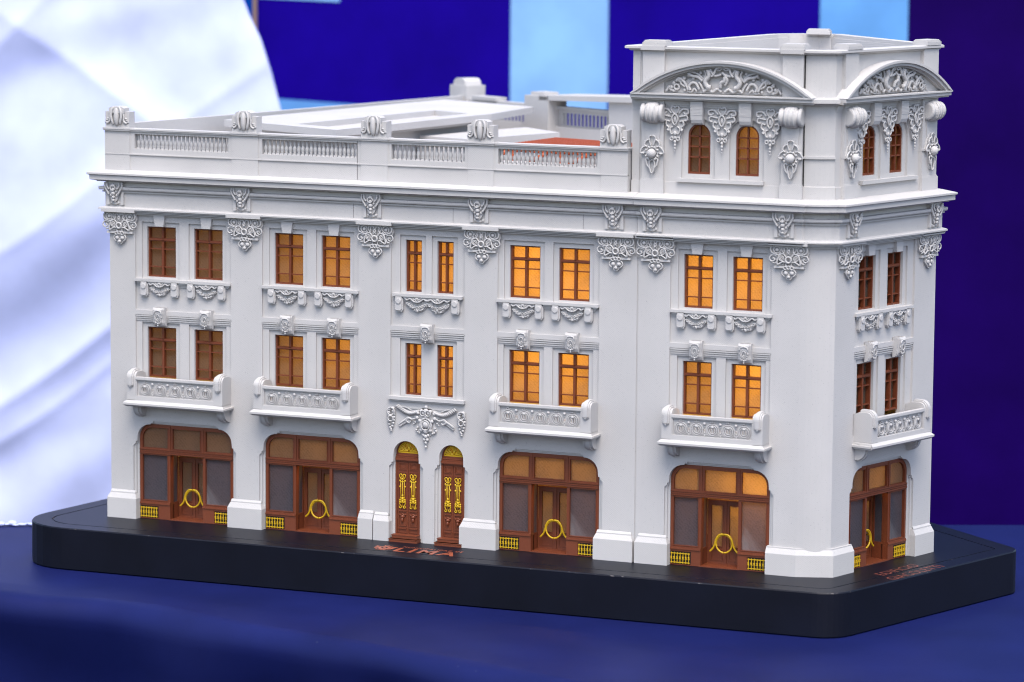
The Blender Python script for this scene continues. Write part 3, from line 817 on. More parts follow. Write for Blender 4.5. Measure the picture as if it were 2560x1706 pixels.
# ------------------------------------------------------------------ the two entrance doors
def entrance(u0, u1):
    W = u1-u0; c = W/2; m_ = MB(); f1 = -.35
    m_.prism(arch(.02, W-.02, .85, 11.1, 16), -.9, f1, [arch(.3, W-.3, 11.15, 11.16, 14)[0:0] or [(c+(W/2-.28)*math.cos(math.pi*i/14), 11.22+(W/2-.32)*math.sin(math.pi*i/14)) for i in range(15)]])
    for z, o, h in ((10.15, .3, .14), (10.3, .42, .3), (10.62, .34, .14), (10.8, .22, .2)): m_.box(.08, W-.08, f1-.1, f1+o, z, z+h)
    m_.box(.0, .26, -.9, f1+.2, .85, 10.2); m_.box(W-.26, W, -.9, f1+.2, .85, 10.2)
    ob = part('entrance_door', m_.mesh('entrance_frame', BROWN), FRONT, u0, 0, 0)
    lf = []
    for k, (x0, x1) in enumerate(((.28, c-.02), (c+.02, W-.28))):
        d = MB(); o = f1+.1; d.box(x0, x1, f1-.1, o, .85, 10.15)
        def bead(a0, a1, z0, z1, t=.09, h=.09): d.prism(rect(a0, a1, z0, z1), o-.03, o+h, [rect(a0+t, a1-t, z0+t, z1-t)])
        xa, xb = x0+.16, x1-.16
        bead(xa, xb, 9.05, 9.95); bead(xa+.14, xb-.14, 9.2, 9.8, .06, .06); bead(xa, xb, 4.05, 8.75); bead(xa, xb, 1.85, 3.85); bead(xa-.04, xb+.04, 1.0, 1.55, .08)
        d.box(xa, xb, o-.02, o+.14, 3.72, 3.9); d.box(xa, xb, o-.02, o+.16, 1.5, 1.62)
        xc = (x0+x1)/2
        d.tube(cr([(xa+.1, o+.08, 3.35), (xc-.25, o+.1, 3.25), (xc, o+.12, 3.4), (xc+.25, o+.1, 3.25), (xb-.1, o+.08, 3.35)], 3), .08, 5)
        d.ball((xc, o+.15, 3.05), .25, (1, .8, 1)); d.ball((xc, o+.2, 2.65), .18, (1, .9, 1.7)); d.tube([(xc-.35, o+.06, 3.3), (xc, o+.1, 2.6), (xc+.35, o+.06, 3.3)], .06, 5)
        sub('door_leaf', d.mesh('door_leaf', BROWN), ob)
        g = MB(); og = o+.16; zt = 8.5
        for s_ in (1, -1):
            g.tube(cr([(xc+.02*s_, og, zt-.75), (xc+.3*s_, og, zt-.5), (xc+.42*s_, og, zt-.15), (xc+.2*s_, og, zt), (xc+.05*s_, og, zt-.2), (xc+.15*s_, og, zt-.45)], 4), .06, 5)
            g.tube([(xc+.24*s_, og, zt-.85), (xc+.24*s_, og, 4.9)], .045, 5)
            g.tube(cr([(xc+.08*s_, og, 4.95), (xc+.4*s_, og, 4.8), (xc+.3*s_, og, 4.5), (xc+.42*s_, og, 4.25), (xc+.2*s_, og, 4.15), (xc+.12*s_, og, 4.45)], 4), .06, 5)
            for z in (zt-.85, zt-1.6, 5.2, 4.95): g.ball((xc+.34*s_, og, z), .13, (1, .7, 1), 7, 4)
        g.tube([(xc, og, zt-.5), (xc, og, 4.2)], .045, 5)
        for z in (zt-.95, 5.5, 5.2, 4.9): g.box(xc-.32, xc+.32, og-.05, og+.05, z-.06, z+.06)
        for z, r in ((5.75, .14), (5.35, .18), (5.0, .16), (zt-.6, .12)): g.ball((xc, og+.02, z), r, (1, .6, 1.3), 7, 4)
        sub('door_grille', g.mesh('door_grille', YELLOW), ob)
    f = MB(); R = W/2-.3; fo = -.42
    arc = [(c+R*math.cos(math.pi*i/18), 11.2+R*math.sin(math.pi*i/18)) for i in range(19)]
    f.tube([(x, fo, z) for x, z in arc], .1, 5); f.box(c-R, c+R, fo-.05, fo+.08, 11.18, 11.32)
    for s_ in (1, -1):
        for pts in ([(.1, 0.1), (.5, .35), (.75, .8), (.5, 1.1), (.2, .85), (.4, .6)], [(.2, .1), (.9, .3), (1.2, .75), (.95, .9), (.8, .6)], [(.75, .1), (1.25, .15), (1.35, .45), (1.1, .45)], [(.08, .5), (.15, 1.2), (.35, 1.35), (.5, 1.2)]):
            f.tube(cr([(c+x*s_*R/1.48, fo, 11.3+z*R/1.48) for x, z in pts], 4), .085, 5)
        for x, z in ((.3, .25), (.6, .15), (.95, .1), (1.0, .5), (.6, .9), (.25, 1.1), (.75, .45), (1.25, .3), (.45, .5)): f.ball((c+x*s_*R/1.48, fo, 11.3+z*R/1.48), .13, (1, .6, 1), 7, 4)
    f.ball((c, fo, 11.75), .2, (1, .6, 1.4)); f.ball((c, fo, 12.3), .15)
    sub('fanlight_grille', f.mesh('fanlight_grille', YELLOW), ob)
    q = MB(); q.prism([(x, z) for x, z in arc], -.85, -.78); sub('fanlight_pane', q.mesh('fanlight_pane', PANE), ob)
    st = MB(); st.box(-.28, W+.12, -.3, 1.25, 0.01, .42); st.box(-.1, W-.0, -.3, .75, .42, .86)
    st.box(-.32, W+.14, .3, 1.3, .34, .42); st.box(-.14, W+.02, .0, .8, .78, .87)
    sub('steps', st.mesh('door_steps', BROWN), ob)
for d in DOORS: entrance(*d)

# ------------------------------------------------------------------ roof parapet with balustrades
PO = .8
w = MB(); th = 1.2
opens = [(-49.1, -35.5), (-30.75, -17.4), (-12.65, -2.65), (1.82, 15.0)]
w.prism(rect(-53.3, 18.95, 45.3, 50.5), PO-th, PO, [rect(a, b, 48.2, 50.1) for a, b in opens])
for a, b in ((-53.4, -49.75), (-35.0, -31.25), (-16.8, -13.1), (-2.2, 1.3), (15.5, 19.0)):
    w.box(a, b, PO-th-.1, PO+.12, 45.3, 50.5)
    w.box(a-.12, b+.12, PO-th-.2, PO+.36, 50.46, 50.66); w.box(a-.18, b+.18, PO-th-.25, PO+.44, 50.66, 50.85)
w.box(-53.35, 19.0, PO-th-.1, PO+.2, 50.42, 50.62); w.box(-53.4, 19.05, PO-th-.15, PO+.3, 50.6, 50.8)
w.box(-53.35, 19.0, 0.5, PO+.17, 47.42, 47.54); 
par = part('parapet', w.mesh('parapet', GRAY))
# baluster: one mesh, shared
bl = MB()
bl.box(-.21, .21, -.21, .21, 0, .2)
bl.lathe([(.15, .18), (.22, .25), (.17, .36), (.24, .52), (.265, .72), (.24, .95), (.16, 1.12), (.14, 1.25), (.22, 1.36), (.16, 1.46), (.2, 1.7), (.23, 1.78)], (0, 0, 0), 'z', 8)
bl.box(-.2, .2, -.2, .2, 1.76, 1.9)
M_BAL = bl.mesh('baluster', GRAY)
for (a, b), n in zip(opens, (23, 23, 16, 23)):
    for i in range(n):
        sub('baluster', M_BAL, par, (a+(b-a)*(i+.5)/n, PO-.62, 48.2))
# crests on the piers
def crest():
    m_ = MB()
    m_.box(-1.75, 1.75, -1.5, 0, 0, 2.05)
    m_.prism([(-1.12, 1.9), (1.12, 1.9), (1.12, 2.5), (.6, 2.72), (-.6, 2.72), (-1.12, 2.5)], -1.15, .25)
    m_.ball((0, .12, 1.4), .42, (.95, 1.0, 2.9), 12, 10)
    for s_ in (1, -1):
        m_.tube(cr([(.38*s_, .15, 2.65), (.66*s_, .28, 2.2), (.72*s_, .3, 1.4), (.58*s_, .25, .75), (.5*s_, .15, .5)], 4), .17, 8)
        m_.tube(cr([(.75*s_, .12, 2.4), (1.02*s_, .12, 1.6), (1.0*s_, .12, 1.0), (1.15*s_, .12, .7), (1.45*s_, .1, .55)], 4), .14, 7)
        for z, x, r in ((1.15, 1.3, .17), (.95, 1.45, .17), (.72, 1.6, .16), (.6, 1.25, .16)): m_.ball((x*s_, .06, z), r, (1.4, .6, .7), 8, 5)
    return m_.mesh('crest', GRAY)
M_CRE = crest()
for q in (-51.55, -33.2, -15.05, -.5, 17.1): part('roof_crest', M_CRE, FRONT, q, PO+.12, 50.85)

# ------------------------------------------------------------------ tower storey
TZ0, TZ1 = 45.3, 62.75
def tower_face(u0, u1, wins, fr_o=0):
    m_ = MB(); h0, h1 = [], []
    for a, b in wins:
        h0.append(arch(a, b, 47.9, 52.55)); h1.append(arch(a-.72, b+.72, 47.35, 52.55))
    m_.prism(rect(u0, u1, TZ0, TZ1), -.9, -.3, h0)
    m_.prism(rect(u0, u1, TZ0, TZ1), -.3, .0, h1, back=False)
    return m_
TW_F = ((26.3, 29.15), (32.4, 35.35)); TW_R = ((7.55, 10.25), (13.45, 16.2))
def tower_trim(m_, pils, u0, u1, sill):
    for a, b in pils:
        m_.box(a, b, -.1, .5, TZ0, TZ1); m_.box(a-.12, b+.12, -.1, .68, TZ0, 47.05); m_.box(a-.05, b+.05, -.1, .6, 47.05, 47.2)
        m_.box(a-.03, b+.03, -.1, .62, 50.3, 50.6)
    m_.box(u0, u1, -.1, .22, TZ0, 46.9); m_.box(sill[0], sill[1], -.1, .62, 46.95, 47.4)
    for i in range(4): m_.box(u0, u1, -.1, .12+.1*i, 55.9+.25*i, 56.17+.25*i)
PF = ((20.65, 23.4), (38.4, 41.0)); PR = ((2.4, 5.15), (19.4, 22.7))
w = tower_face(19.2, 41.15, TW_F); tower_trim(w, PF, 19.2, 41.15, (25.2, 36.2))
part('tower_wall', w.mesh('tower_wall_front', GRAY), FRONT)
w = tower_face(1.15, 23.1, TW_R); tower_trim(w, PR, 1.15, 23.1, (6.3, 18.5))
part('tower_wall', w.mesh('tower_wall_side', GRAY), RIGHT, label='right-hand tower wall with two arched windows')
TB = [(19.2, -.0), (23.4, 38.6), (24.3, 41.0), (26.0, 42.8), (28.3, 43.9), (30.6, 43.6), (50.2, 22.8)]
w = MB()
for a, b in zip(TB[:-1], TB[1:]): wall_seg(w, b, a, 1.0, TZ0-.5, TZ1)
TCH = chcurve((41.12, 0.0), rw(1.2, 0))
w.plan(TCH+[rw(1.25, -.8), (42.3, 1.6), (41.12, .9)], TZ0, TZ1)
w.sweep(TCH, [(-.2, 50.3), (.22, 50.3), (.22, 50.6), (-.2, 50.6)]); w.sweep(TCH, [(-.2, TZ0), (.2, TZ0), (.2, 46.95), (-.2, 47.05)])
w.sweep(TCH, [(-.2, 56.6), (.3, 56.6), (.55, 56.9), (1.3, 56.95), (1.3, 57.4), (-.2, 57.6)])
part('tower_corner', w.mesh('tower_corner', GRAY))
# floor inside the tower top
w = MB(); w.plan([(19.8, .6), (41, .6), (44.0, 2.2), (49.4, 22.3), (30.3, 42.7), (24.3, 39)], 57.6, 58.0)
part('tower_roof', w.mesh('tower_roof', GRAY))
# crack between printed parts
w = MB(); w.box(41.02, 41.14, -.2, .16, 45.45, 62.9)
part('seam_strip', w.mesh('tower_seam', DARK))
for (u0_, z0_, z1_, o_) in ((-17.35, 45.5, 50.8, .86), (-17.9, 40.7, 42.5, .82), (13.2, 40.7, 42.5, .82), (-4.2, 40.7, 42.5, .82)):
    w = MB(); w.box(u0_, u0_+.05, o_-.1, o_, z0_, z1_); part('seam_line', w.mesh('seam_line', plastic('seam_gray', (.16, .155, .16), .7, 0, bump=0)))
# top lip
TPATH = [(19.2, 0)]+TCH+[ rw(23.1, 0), (30.8, 43.7), (28.3, 44.0), (26.0, 42.9), (24.2, 41.1), (23.3, 38.8)]
w = MB(); w.sweep(TPATH, [(-.9, 62.6), (.3, 62.6), (.42, 62.8), (.75, 62.86), (.75, 63.12), (.6, 63.2), (-.9, 63.2)], closed=True)
w2 = w
for a, b in PF: w2.box(a-.15, b+.15, .3, .95, 62.7, 63.2)
part('tower_coping', w.mesh('tower_coping', GRAY))
def capblock(W=3.1):
    m_ = MB(); m_.box(-W/2, W/2, -1.9, .3, 0, .42); m_.box(-W/2+.12, W/2-.12, -1.8, .2, .42, .58); m_.box(-W/2+.22, W/2-.22, -1.7, .1, .58, .68)
    return m_.mesh('cap_block', GRAY)
M_CB = capblock()
for q in (22.2, 39.7): part('cap_block', M_CB, FRONT, q, .5, 63.2)
for q in (4.0, 21.2): part('cap_block', M_CB, RIGHT, q, .5, 63.2)
part('cap_block', M_CB, (28.5, 42.6, math.radians(12)), 0, 1.0, 63.2)

# arched windows
def arch_window(W, H):
    f = MB(); c = W/2; R = W/2; zs = H-R
    f.prism(arch(0, W, 0, zs), -.95, -.45, [arch(.22, W-.22, .25, zs, 14)])
    f.box(c-.1, c+.1, -.9, -.42, .2, H-.15)
    for z in (zs-.1, zs-1.35, zs-2.6): f.box(.15, W-.15, -.9, -.42, z-.08, z+.08)
    p = MB(); p.prism(arch(.1, W-.1, .1, zs), -1.15, -1.08)
    return f.mesh('arched_frame', BROWN), p.mesh('arched_pane', PANE)
for fac, ws in ((FRONT, TW_F), (RIGHT, TW_R)):
    for a, b in ws:
        R = (b-a)/2; fm, pm = arch_window(b-a, 52.55+R-47.9)
        o_ = part('arched_window', None, fac, a, 0, 47.9); o_.empty_display_size = .01
        sub('frame', fm, o_); sub('pane', pm, o_)

# pediments
def pediment(half=11.6, rise=4.15, D=1.5):
    m_ = MB()
    # segmental arc
    R = (half**2+rise**2)/(2*rise); cz = rise-R; a0 = math.asin(half/R); n = 28
    def arc(r, h=None): return [((R+r)*math.sin(-a0+2*a0*i/n), cz+(R+r)*math.cos(-a0+2*a0*i/n)) for i in range(n+1)]
    def clip(p): return [(x, max(z, 0)) for x, z in p]
    for r0, r1, o in ((-.28, 0, D+.25), (-.62, -.28, D), (-.85, -.62, D-.5), (-1.05, -.85, .45)):
        A, B = clip(arc(r1)), clip(arc(r0))
        m_.prism(B+A[::-1] if False else A[::-1]+B, -.2, o)
    m_.prism([(-half, 0)]+clip(arc(-.6))[::-1][::-1]+[(half, 0)], -.3, .12)
    for z0, z1, o in ((-.72, -.5, D-.35), (-.5, -.08, D), (-.08, .1, D+.22)): m_.box(-half-(.0 if o > D else .15)+.15, half+.0, -.2, o, z0, z1)
    return m_
def tympanum():
    m_ = MB(); o = .55
    m_.prism([(-6.6, .15), (-6.8, .8), (-5, 1.6), (-3, 2.4), (-1.6, 2.6), (-1, 3.3), (1, 3.3), (1.6, 2.6), (3, 2.4), (5, 1.6), (6.8, .8), (6.6, .15)][::-1], -.1, .3)
    for s_ in (1, -1):
        for pts, r, oo in (([(.15, 2.5), (1.0, 2.3), (1.5, 2.9), (1.5, 3.1)], .16, .75), ([(0, 3.4), (.8, 3.15), (1.1, 2.5), (1.4, 2.2)], .15, .85),
                           ([(1.9, 3.0), (1.75, 2.3), (2.2, 1.6), (1.9, 1.0), (1.5, .9)], .3, .75), ([(2.4, 2.9), (2.2, 2.3), (2.7, 1.6)], .13, .6),
                           ([(2.6, 1.6), (3.2, 2.1), (3.9, 2.2), (4.5, 2.5)], .2, .6), ([(2.6, 1.9), (3.3, 2.5), (4.4, 2.75)], .13, .55),
                           ([(3.0, .6), (3.4, 1.3), (3.9, 1.4), (4.3, 1.0), (4.1, .5)], .17, .65), ([(2.4, .4), (2.7, 1.0), (3.1, 1.5)], .15, .6),
                           ([(4.4, .5), (4.9, 1.4), (5.6, 1.9), (6.0, 1.5)], .18, .6), ([(4.8, .9), (5.4, 1.3), (5.2, 1.8)], .14, .6), ([(6.0, .4), (6.7, .5), (6.9, .9), (7.3, .3)], .16, .45),
                           ([(.2, .4), (.7, .75), (1.3, .4), (1.9, .7), (2.5, .35)], .17, .6), ([(3.3, .35), (3.7, .7), (4.0, .3), (4.6, .4)], .13, .5)):
            m_.tube(cr([(x*s_, oo, z) for x, z in pts], 4), r, 6)
        ring(m_, 5.9*s_, .85, .32, .13, .6)
        for x, z, r in ((4.4, 2.3, .22), (4.7, 2.7, .18), (5.0, 1.9, .25), (5.6, 1.7, .3), (6.3, 1.3, .28), (6.6, .8, .25), (3.8, 1.9, .2), (4.9, .5, .2), (2.9, 2.6, .2), (6.3, .4, .2)): m_.ball((x*s_, .5, z), r, (1, .8, 1), 8, 5)
    m_.tube(cr([(-.3, .7, .9), (-.15, .8, 1.5), (.25, .9, 1.7), (.35, .9, 2.2)], 4), .22, 7); m_.tube(cr([(.3, .75, 1.2), (.6, .8, 1.8), (.3, .8, 2.4), (-.1, .7, 2.7)], 4), .17, 7)
    m_.tube([(0, .85, 3.25), (0, .85, 3.75)], .12, 6); ring(m_, .45, 3.3, .35, .1, .8); ring(m_, -.45, 3.3, .35, .1, .8)
    return m_
M_PED, M_TYM = pediment().mesh('pediment', GRAY), tympanum().mesh('pediment_relief', GRAY)
for fac, c in ((FRONT, 31.0), (RIGHT, 12.6)):
    po = part('pediment', M_PED, fac, c, 0, 57.5)
    sub('relief', M_TYM, po, (0, .1, .02))

# tower ornaments
def pendant():
    m_ = MB(); o = .3
    m_.prism([(-1.75, -.4), (-1.6, -1.3), (-1.2, -1.9), (-.9, -3.0), (-.3, -4.3), (.3, -4.3), (.9, -3.0), (1.2, -1.9), (1.6, -1.3), (1.75, -.4), (.6, -.2), (-.6, -.2)][::-1], -.15, .16)
    m_.tube(cr([(0, o+.1, -.95), (.38, o+.1, -1.5), (0, o+.1, -2.3), (-.38, o+.1, -1.5)], 5, True), .12, 5, True); m_.ball((0, o, -1.6), .22, (1, .6, 1.9))
    for pts, r in (([(0, -.2), (.3, 0), (.5, -.35), (.3, -.75), (.1, -.9)], .12), ([(.5, -.9), (.8, -.5), (1.2, -.35), (1.65, -.45), (1.7, -.85), (1.3, -.95), (1.1, -.7)], .14),
                   ([(.55, -1.3), (1.0, -1.2), (1.5, -1.15), (1.6, -1.6), (1.2, -1.75)], .13), ([(.6, -1.9), (1.0, -1.8), (1.1, -2.3), (.8, -2.6), (1.0, -2.95)], .12),
                   ([(.25, -2.5), (.6, -2.7), (.55, -3.2), (.3, -3.4)], .11)): curl(m_, pts, r, o)
    for s_ in (1, -1): ring(m_, .42*s_, -3.95, .2, .09, o); m_.ball((.85*s_, o, -2.9), .18)
    for z, r in ((-3.3, .25), (-3.8, .18), (-4.3, .2), (-4.7, .17), (-5.1, .14), (-5.45, .09)): m_.ball((0, o-.05, z), r, (1, .8, 1.2), 8, 5)
    return m_.mesh('pendant', GRAY)
def cartouche():
    m_ = MB(); o = .35
    m_.prism([(-.5, 0), (-1.0, -.8), (-1.35, -1.9), (-.9, -2.6), (-.6, -3.4), (-.3, -4.4), (.3, -4.4), (.6, -3.4), (.9, -2.6), (1.35, -1.9), (1.0, -.8), (.5, 0)][::-1], -.1, .14)
    m_.ball((0, .5, -2.15), .58); ring(m_, 0, -2.1, .72, .1, .3)
    for pts, r in (([(.05, 0), (.4, -.2), (.3, -.8), (.15, -1.2)], .1), ([(.4, -.5), (.8, -.7), (.95, -1.2), (.6, -1.4)], .11), ([(.9, -1.3), (1.3, -1.6), (1.5, -2.1), (1.0, -2.2)], .11),
                   ([(.4, -2.7), (.75, -2.9), (.6, -3.6), (.3, -3.9)], .11), ([(.12, -2.9), (.35, -3.4), (.15, -4.4), (0, -4.55)], .1)): curl(m_, pts, r, o)
    for x, z in ((.35, -1.45), (.75, -1.75), (.75, -2.5), (.4, -2.85), (0, -2.95)):
        for s_ in (1, -1): m_.ball((x*s_, .42, z), .15, (1, 1, 1), 7, 4)
    m_.box(-1.45, 1.5, -.1, .3, -2.15, -1.95)
    return m_.mesh('cartouche', GRAY)
def drum():
    m_ = MB()
    m_.lathe([(.85, -1.42), (1.12, -1.36), (1.15, -1.05), (1.0, -.95), (1.0, -.8), (1.25, -.68), (1.3, -.3), (1.32, .3), (1.25, .68), (1.0, .8), (1.0, .95), (1.15, 1.05), (1.12, 1.36), (.85, 1.42)], (0, .35, 0), 'u', 20)
    for x in (-.5, 0, .5):
        m_.tube([(x, .35+1.31*math.cos(t), 1.31*math.sin(t)) for t in [(-.9+.2*i) for i in range(10)]], .09, 5)
    return m_.mesh('scroll_drum', GRAY)
def key_tall():
    m_ = MB(); prof = [(-.3, .1), (1.0, .1), (1.0, -1.4), (.92, -2.1), (.75, -2.5), (.45, -2.7), (-.3, -2.7)]
    for hw, k in ((.78, 1.0),):
        n = len(prof); vs = [(-hw*(1-.08*(z < -1.5)), o*k, z) for o, z in prof]+[(hw*(1-.08*(z < -1.5)), o*k, z) for o, z in prof]
        m_.add(vs, [(i, (i+1) % n, n+(i+1) % n, n+i) for i in range(n)]+[tuple(range(n)), tuple(range(2*n-1, n-1, -1))])
    for i in range(9): m_.box(-.76, .76, .95, 1.03, -1.5+i*.17, -1.42+i*.17)
    return m_.mesh('tall_keystone', GRAY)
M_PEN, M_CAR, M_DRU, M_KT = pendant(), cartouche(), drum(), key_tall()
for fac, pens, ws, cols in ((FRONT, (24.85, 30.85, 36.95), TW_F, (22.05, 39.65)), (RIGHT, (6.1, 11.9, 17.9), TW_R, (3.8, 21.15))):
    for q in pens: part('pendant_ornament', M_PEN, fac, q, .15, 56.05)
    for a, b in ws: part('tower_keystone', M_KT, fac, (a+b)/2, -.1, 56.6)
    for q in cols:
        part('scroll_drum', M_DRU, fac, q+.1, .35, 55.2); part('cartouche', M_CAR, fac, q+.05, .55, 52.45)
        m_ = MB(); m_.prism([(-1.05, 54.4), (-.75, 50.6), (.75, 50.6), (1.05, 54.4)], .4, .62)
        part('scroll_strip', m_.mesh('scroll_strip', GRAY), fac, q, 0, 0)

# ------------------------------------------------------------------ roof structures behind the parapet
w = MB()
outer = [(-45.6, 17.2), (-24.2, 7.2), (-19.5, 46.0), (-20.5, 63), (-38.5, 72.0)]
hole = [(-33.5, 14.8), (-26.8, 11.8), (-22.6, 45.0), (-29.5, 49)]
w.plan(outer, 50.1, 51.0, [hole]); w.plan([(-44.8, 17.7), (-24.9, 8.4), (-20.2, 46), (-38.8, 71)], 49.7, 50.25)
part('roof_slab', w.mesh('roof_slab', GRAY))
w = MB()
wall_seg(w, (-22.5, 44), (-27.0, 16), .8, 45, 49.8); wall_seg(w, (-27.0, 16.5), (-38.0, 22), .8, 45, 49.8)
w.plan([(-23, 30), (-14.5, 27), (-9, 45), (-17, 52)], 45, 48.9)
part('roof_room', w.mesh('roof_room', GRAY))
# rear parapet, with pierced balustrade, pillars and beam
def on_back(t, o=0):      # t along the rear wall from BM towards LB
    p, q = Vector(BM), Vector(LB); d = (q-p).normalized(); n_ = Vector((-d.y, d.x))
    return p+d*t+n_*o
ang = math.atan2(LB[1]-BM[1], LB[0]-BM[0])-math.pi
Lb = (Vector(LB)-Vector(BM)).length
BACK = (LB[0], LB[1], ang)
w = MB()
hs = [rect(9.3, 15.8, 48.1, 49.8), rect(23.6, 34.4, 48.2, 49.9)]
w.prism(rect(0, Lb, 44.5, 50.6), -.15, .2, hs); w.box(0, Lb, -.6, .6, 50.4, 50.8); w.box(0, Lb, -.5, .5, 44.5, 48.0)
bp_ = part('rear_parapet', w.mesh('rear_parapet', GRAY), BACK)
g = MB()
for (a, b) in ((9.3, 15.8), (23.6, 34.4)):
    n = int((b-a)/.8)
    for i in range(n):
        x = a+(b-a)*(i+.5)/n; g.box(x-.15, x+.15, -.12, .12, 48.0, 50.0)
tag(sub('rear_balusters', g.mesh('rear_balusters', GRAY), bp_), kind='stuff')
w = MB()
w.box(17.2, 22.6, -1.2, 2.2, 44.5, 52.2); w.box(17.9, 21.0, -1.0, 1.6, 52.2, 52.7)
part('rear_pillar', w.mesh('rear_pillar', GRAY), BACK)
w = MB(); w.box(35.2, 44.0, -1.0, 1.5, 44.5, 52.3)
w.add([(20.5, -4.5, 51.6), (46, -4.5, 52.5), (46, 2.2, 52.5), (20.5, 2.2, 51.6), (20.5, -4.5, 52.3), (46, -4.5, 53.3), (46, 2.2, 53.3), (20.5, 2.2, 52.3)], [(0, 1, 2, 3), (7, 6, 5, 4), (0, 4, 5, 1), (1, 5, 6, 2), (2, 6, 7, 3), (3, 7, 4, 0)])
part('roof_beam', w.mesh('roof_beam', GRAY), BACK)
w = MB(); w.box(-2.1, 1.9, -2.6, .9, 44.5, 52.7); w.prism([(-1.6, 52.6), (1.5, 52.6), (1.3, 53.3), (.8, 53.7), (-.9, 53.7), (-1.4, 53.3)], -2.2, .7); w.box(3.3, 8.8, -1.2, 1.0, 50.8, 51.3)
part('rear_pier', w.mesh('rear_pier', GRAY), BACK)
# orange lattice skylight on a low white deck
w = MB(); w.plan([(-7, 9), (15.5, 9), (18.3, 30), (-3, 34)], 45.0, 47.2)
part('skylight_curb', w.mesh('skylight_curb', GRAY))
w = MB()
A, B_, C_, D_ = Vector((-8.5, 17.5)), Vector((15, 14)), Vector((16.5, 30)), Vector((-6.8, 38))
n = 22
def bar(p, q, z=48.45, t=.16):
    d = (q-p).normalized(); nn = Vector((-d.y, d.x))*t
    w.plan([tuple(p-nn), tuple(q-nn), tuple(q+nn), tuple(p+nn)], z-.12, z+.12)
for i in range(n+1):
    t = i/n; bar(A.lerp(B_, t), D_.lerp(C_, t), 48.4); bar(A.lerp(D_, t), B_.lerp(C_, t), 48.62)
for t in (.2, .5, .8):
    for e in (A.lerp(B_, t), D_.lerp(C_, t)): w.box(e.x-.3, e.x+.3, -e.y-.3, -e.y+.3, 46.8, 48.4)
for t0 in (.05, .3, .55, .8):
    p, q = A.lerp(B_, t0), A.lerp(B_, t0+.12)
    w.tube([(p.x, -p.y+.3, 47.0), (q.x, -q.y+.3, 48.4)], .28, 6)
part('roof_lattice', w.mesh('roof_lattice', ORANGE), label='orange printed lattice lying behind the balustrade')

# ------------------------------------------------------------------ interior: LED lamps that shine through the frosted panes
w = MB()
wall_seg(w, (43.2, 1.4), (36.5, 34.0), .4, .2, 44.2); w.box(-50, 40, -20.4, -20, .2, 44.2)  # unseen partition added to screen the right-hand windows from the main lamps
part('light_baffle', w.mesh('light_baffle', plastic('inner_gray', (0.35, 0.35, 0.35), .8, 0, bump=0)))
def lamp(x, y, z, e, r=.8, col=(1.0, .50, .09)):
    l_ = bpy.data.lights.new('led_lamp', 'POINT'); l_.energy = e; l_.shadow_soft_size = r*S; l_.color = col
    o = bpy.data.objects.new('led_lamp', l_); COL.objects.link(o); o.parent = ROOT; o.location = (x*S, y*S, (z+BASE_H)*S)
LE = 0.86
for (x, y, z, e) in ((-21.5, 8, 36, .13), (-21, 8, 25, .19), (-36, 10, 24, .02), (-7.5, 7.5, 36, .2), (-6.5, 7.5, 24, .25), (6, 7.5, 37, .3), (8.5, 7.5, 25, .36), (13, 9, 31, .24), (27, 8, 36, .22), (35, 7, 25, .33), (34.5, 8, 37, .25),
                     (36.5, 6.5, 10.0, .21), (6, 9, 13.5, .05), (-22, 10, 13, .03), (37.0, 6, 53.0, .11), (43.0, 13, 10, .04)):
    lamp(x, y, z, e*LE)

# ------------------------------------------------------------------ black display base with printed lettering
def rounded(poly, rs, n=8):
    out = []; k = len(poly)
    for i in range(k):
        p, a, b = Vector(poly[i]), Vector(poly[i-1]), Vector(poly[(i+1) % k]); r = rs[i]
        d1, d2 = (a-p).normalized(), (b-p).normalized(); h = math.acos(max(-1, min(1, d1.dot(d2))))/2
        L = r/math.tan(h); c = p+(d1+d2).normalized()*(r/math.sin(h)); s0 = p+d1*L-c; s1 = p+d2*L-c
        a0, a1 = math.atan2(s0.y, s0.x), math.atan2(s1.y, s1.x)
        da = (a1-a0+math.pi) % (2*math.pi)-math.pi
        for j in range(n+1): t = a0+da*j/n; out.append((c.x+r*math.cos(t), c.y+r*math.sin(t)))
    return out
BP = [(-63.3, -10.9), (49.2, -9.2), (61.2, 28.2), (35.0, 51.0), (-48, 96)]
BR = [7.5, 4.2, 3.2, 8.0, 6.0]
def shrink(pts, d):
    out = []; k = len(pts)
    for i in range(k):
        a, p, b = Vector(pts[i-1]), Vector(pts[i]), Vector(pts[(i+1) % k])
        t = (b-a).normalized(); out.append((p.x-t.y*d, p.y+t.x*d))
    return out
OUT = rounded(BP, BR)
w = MB()
rows = [(0, -BASE_H), (-.0, -BASE_H), (0, -.12), (.12, 0)]
loops = [[(x, -y, z) for x, y in shrink(OUT, d)] for d, z in ((.15, -BASE_H), (0, -BASE_H+.15), (0, -.14), (.14, 0.0), (2.6, 0.0), (2.62, -.12), (2.78, -.12), (2.8, 0.0))]
k = len(OUT); vs = [p for lp in loops for p in lp]; fs = []
for j in range(len(loops)-1):
    for i in range(k): fs.append((j*k+i, j*k+(i+1) % k, (j+1)*k+(i+1) % k, (j+1)*k+i))
fs += [tuple(range(k-1, -1, -1)), tuple(range((len(loops)-1)*k, len(loops)*k))]
w.add(vs, fs)
base = part('display_base', w.mesh('display_base', BLACK))
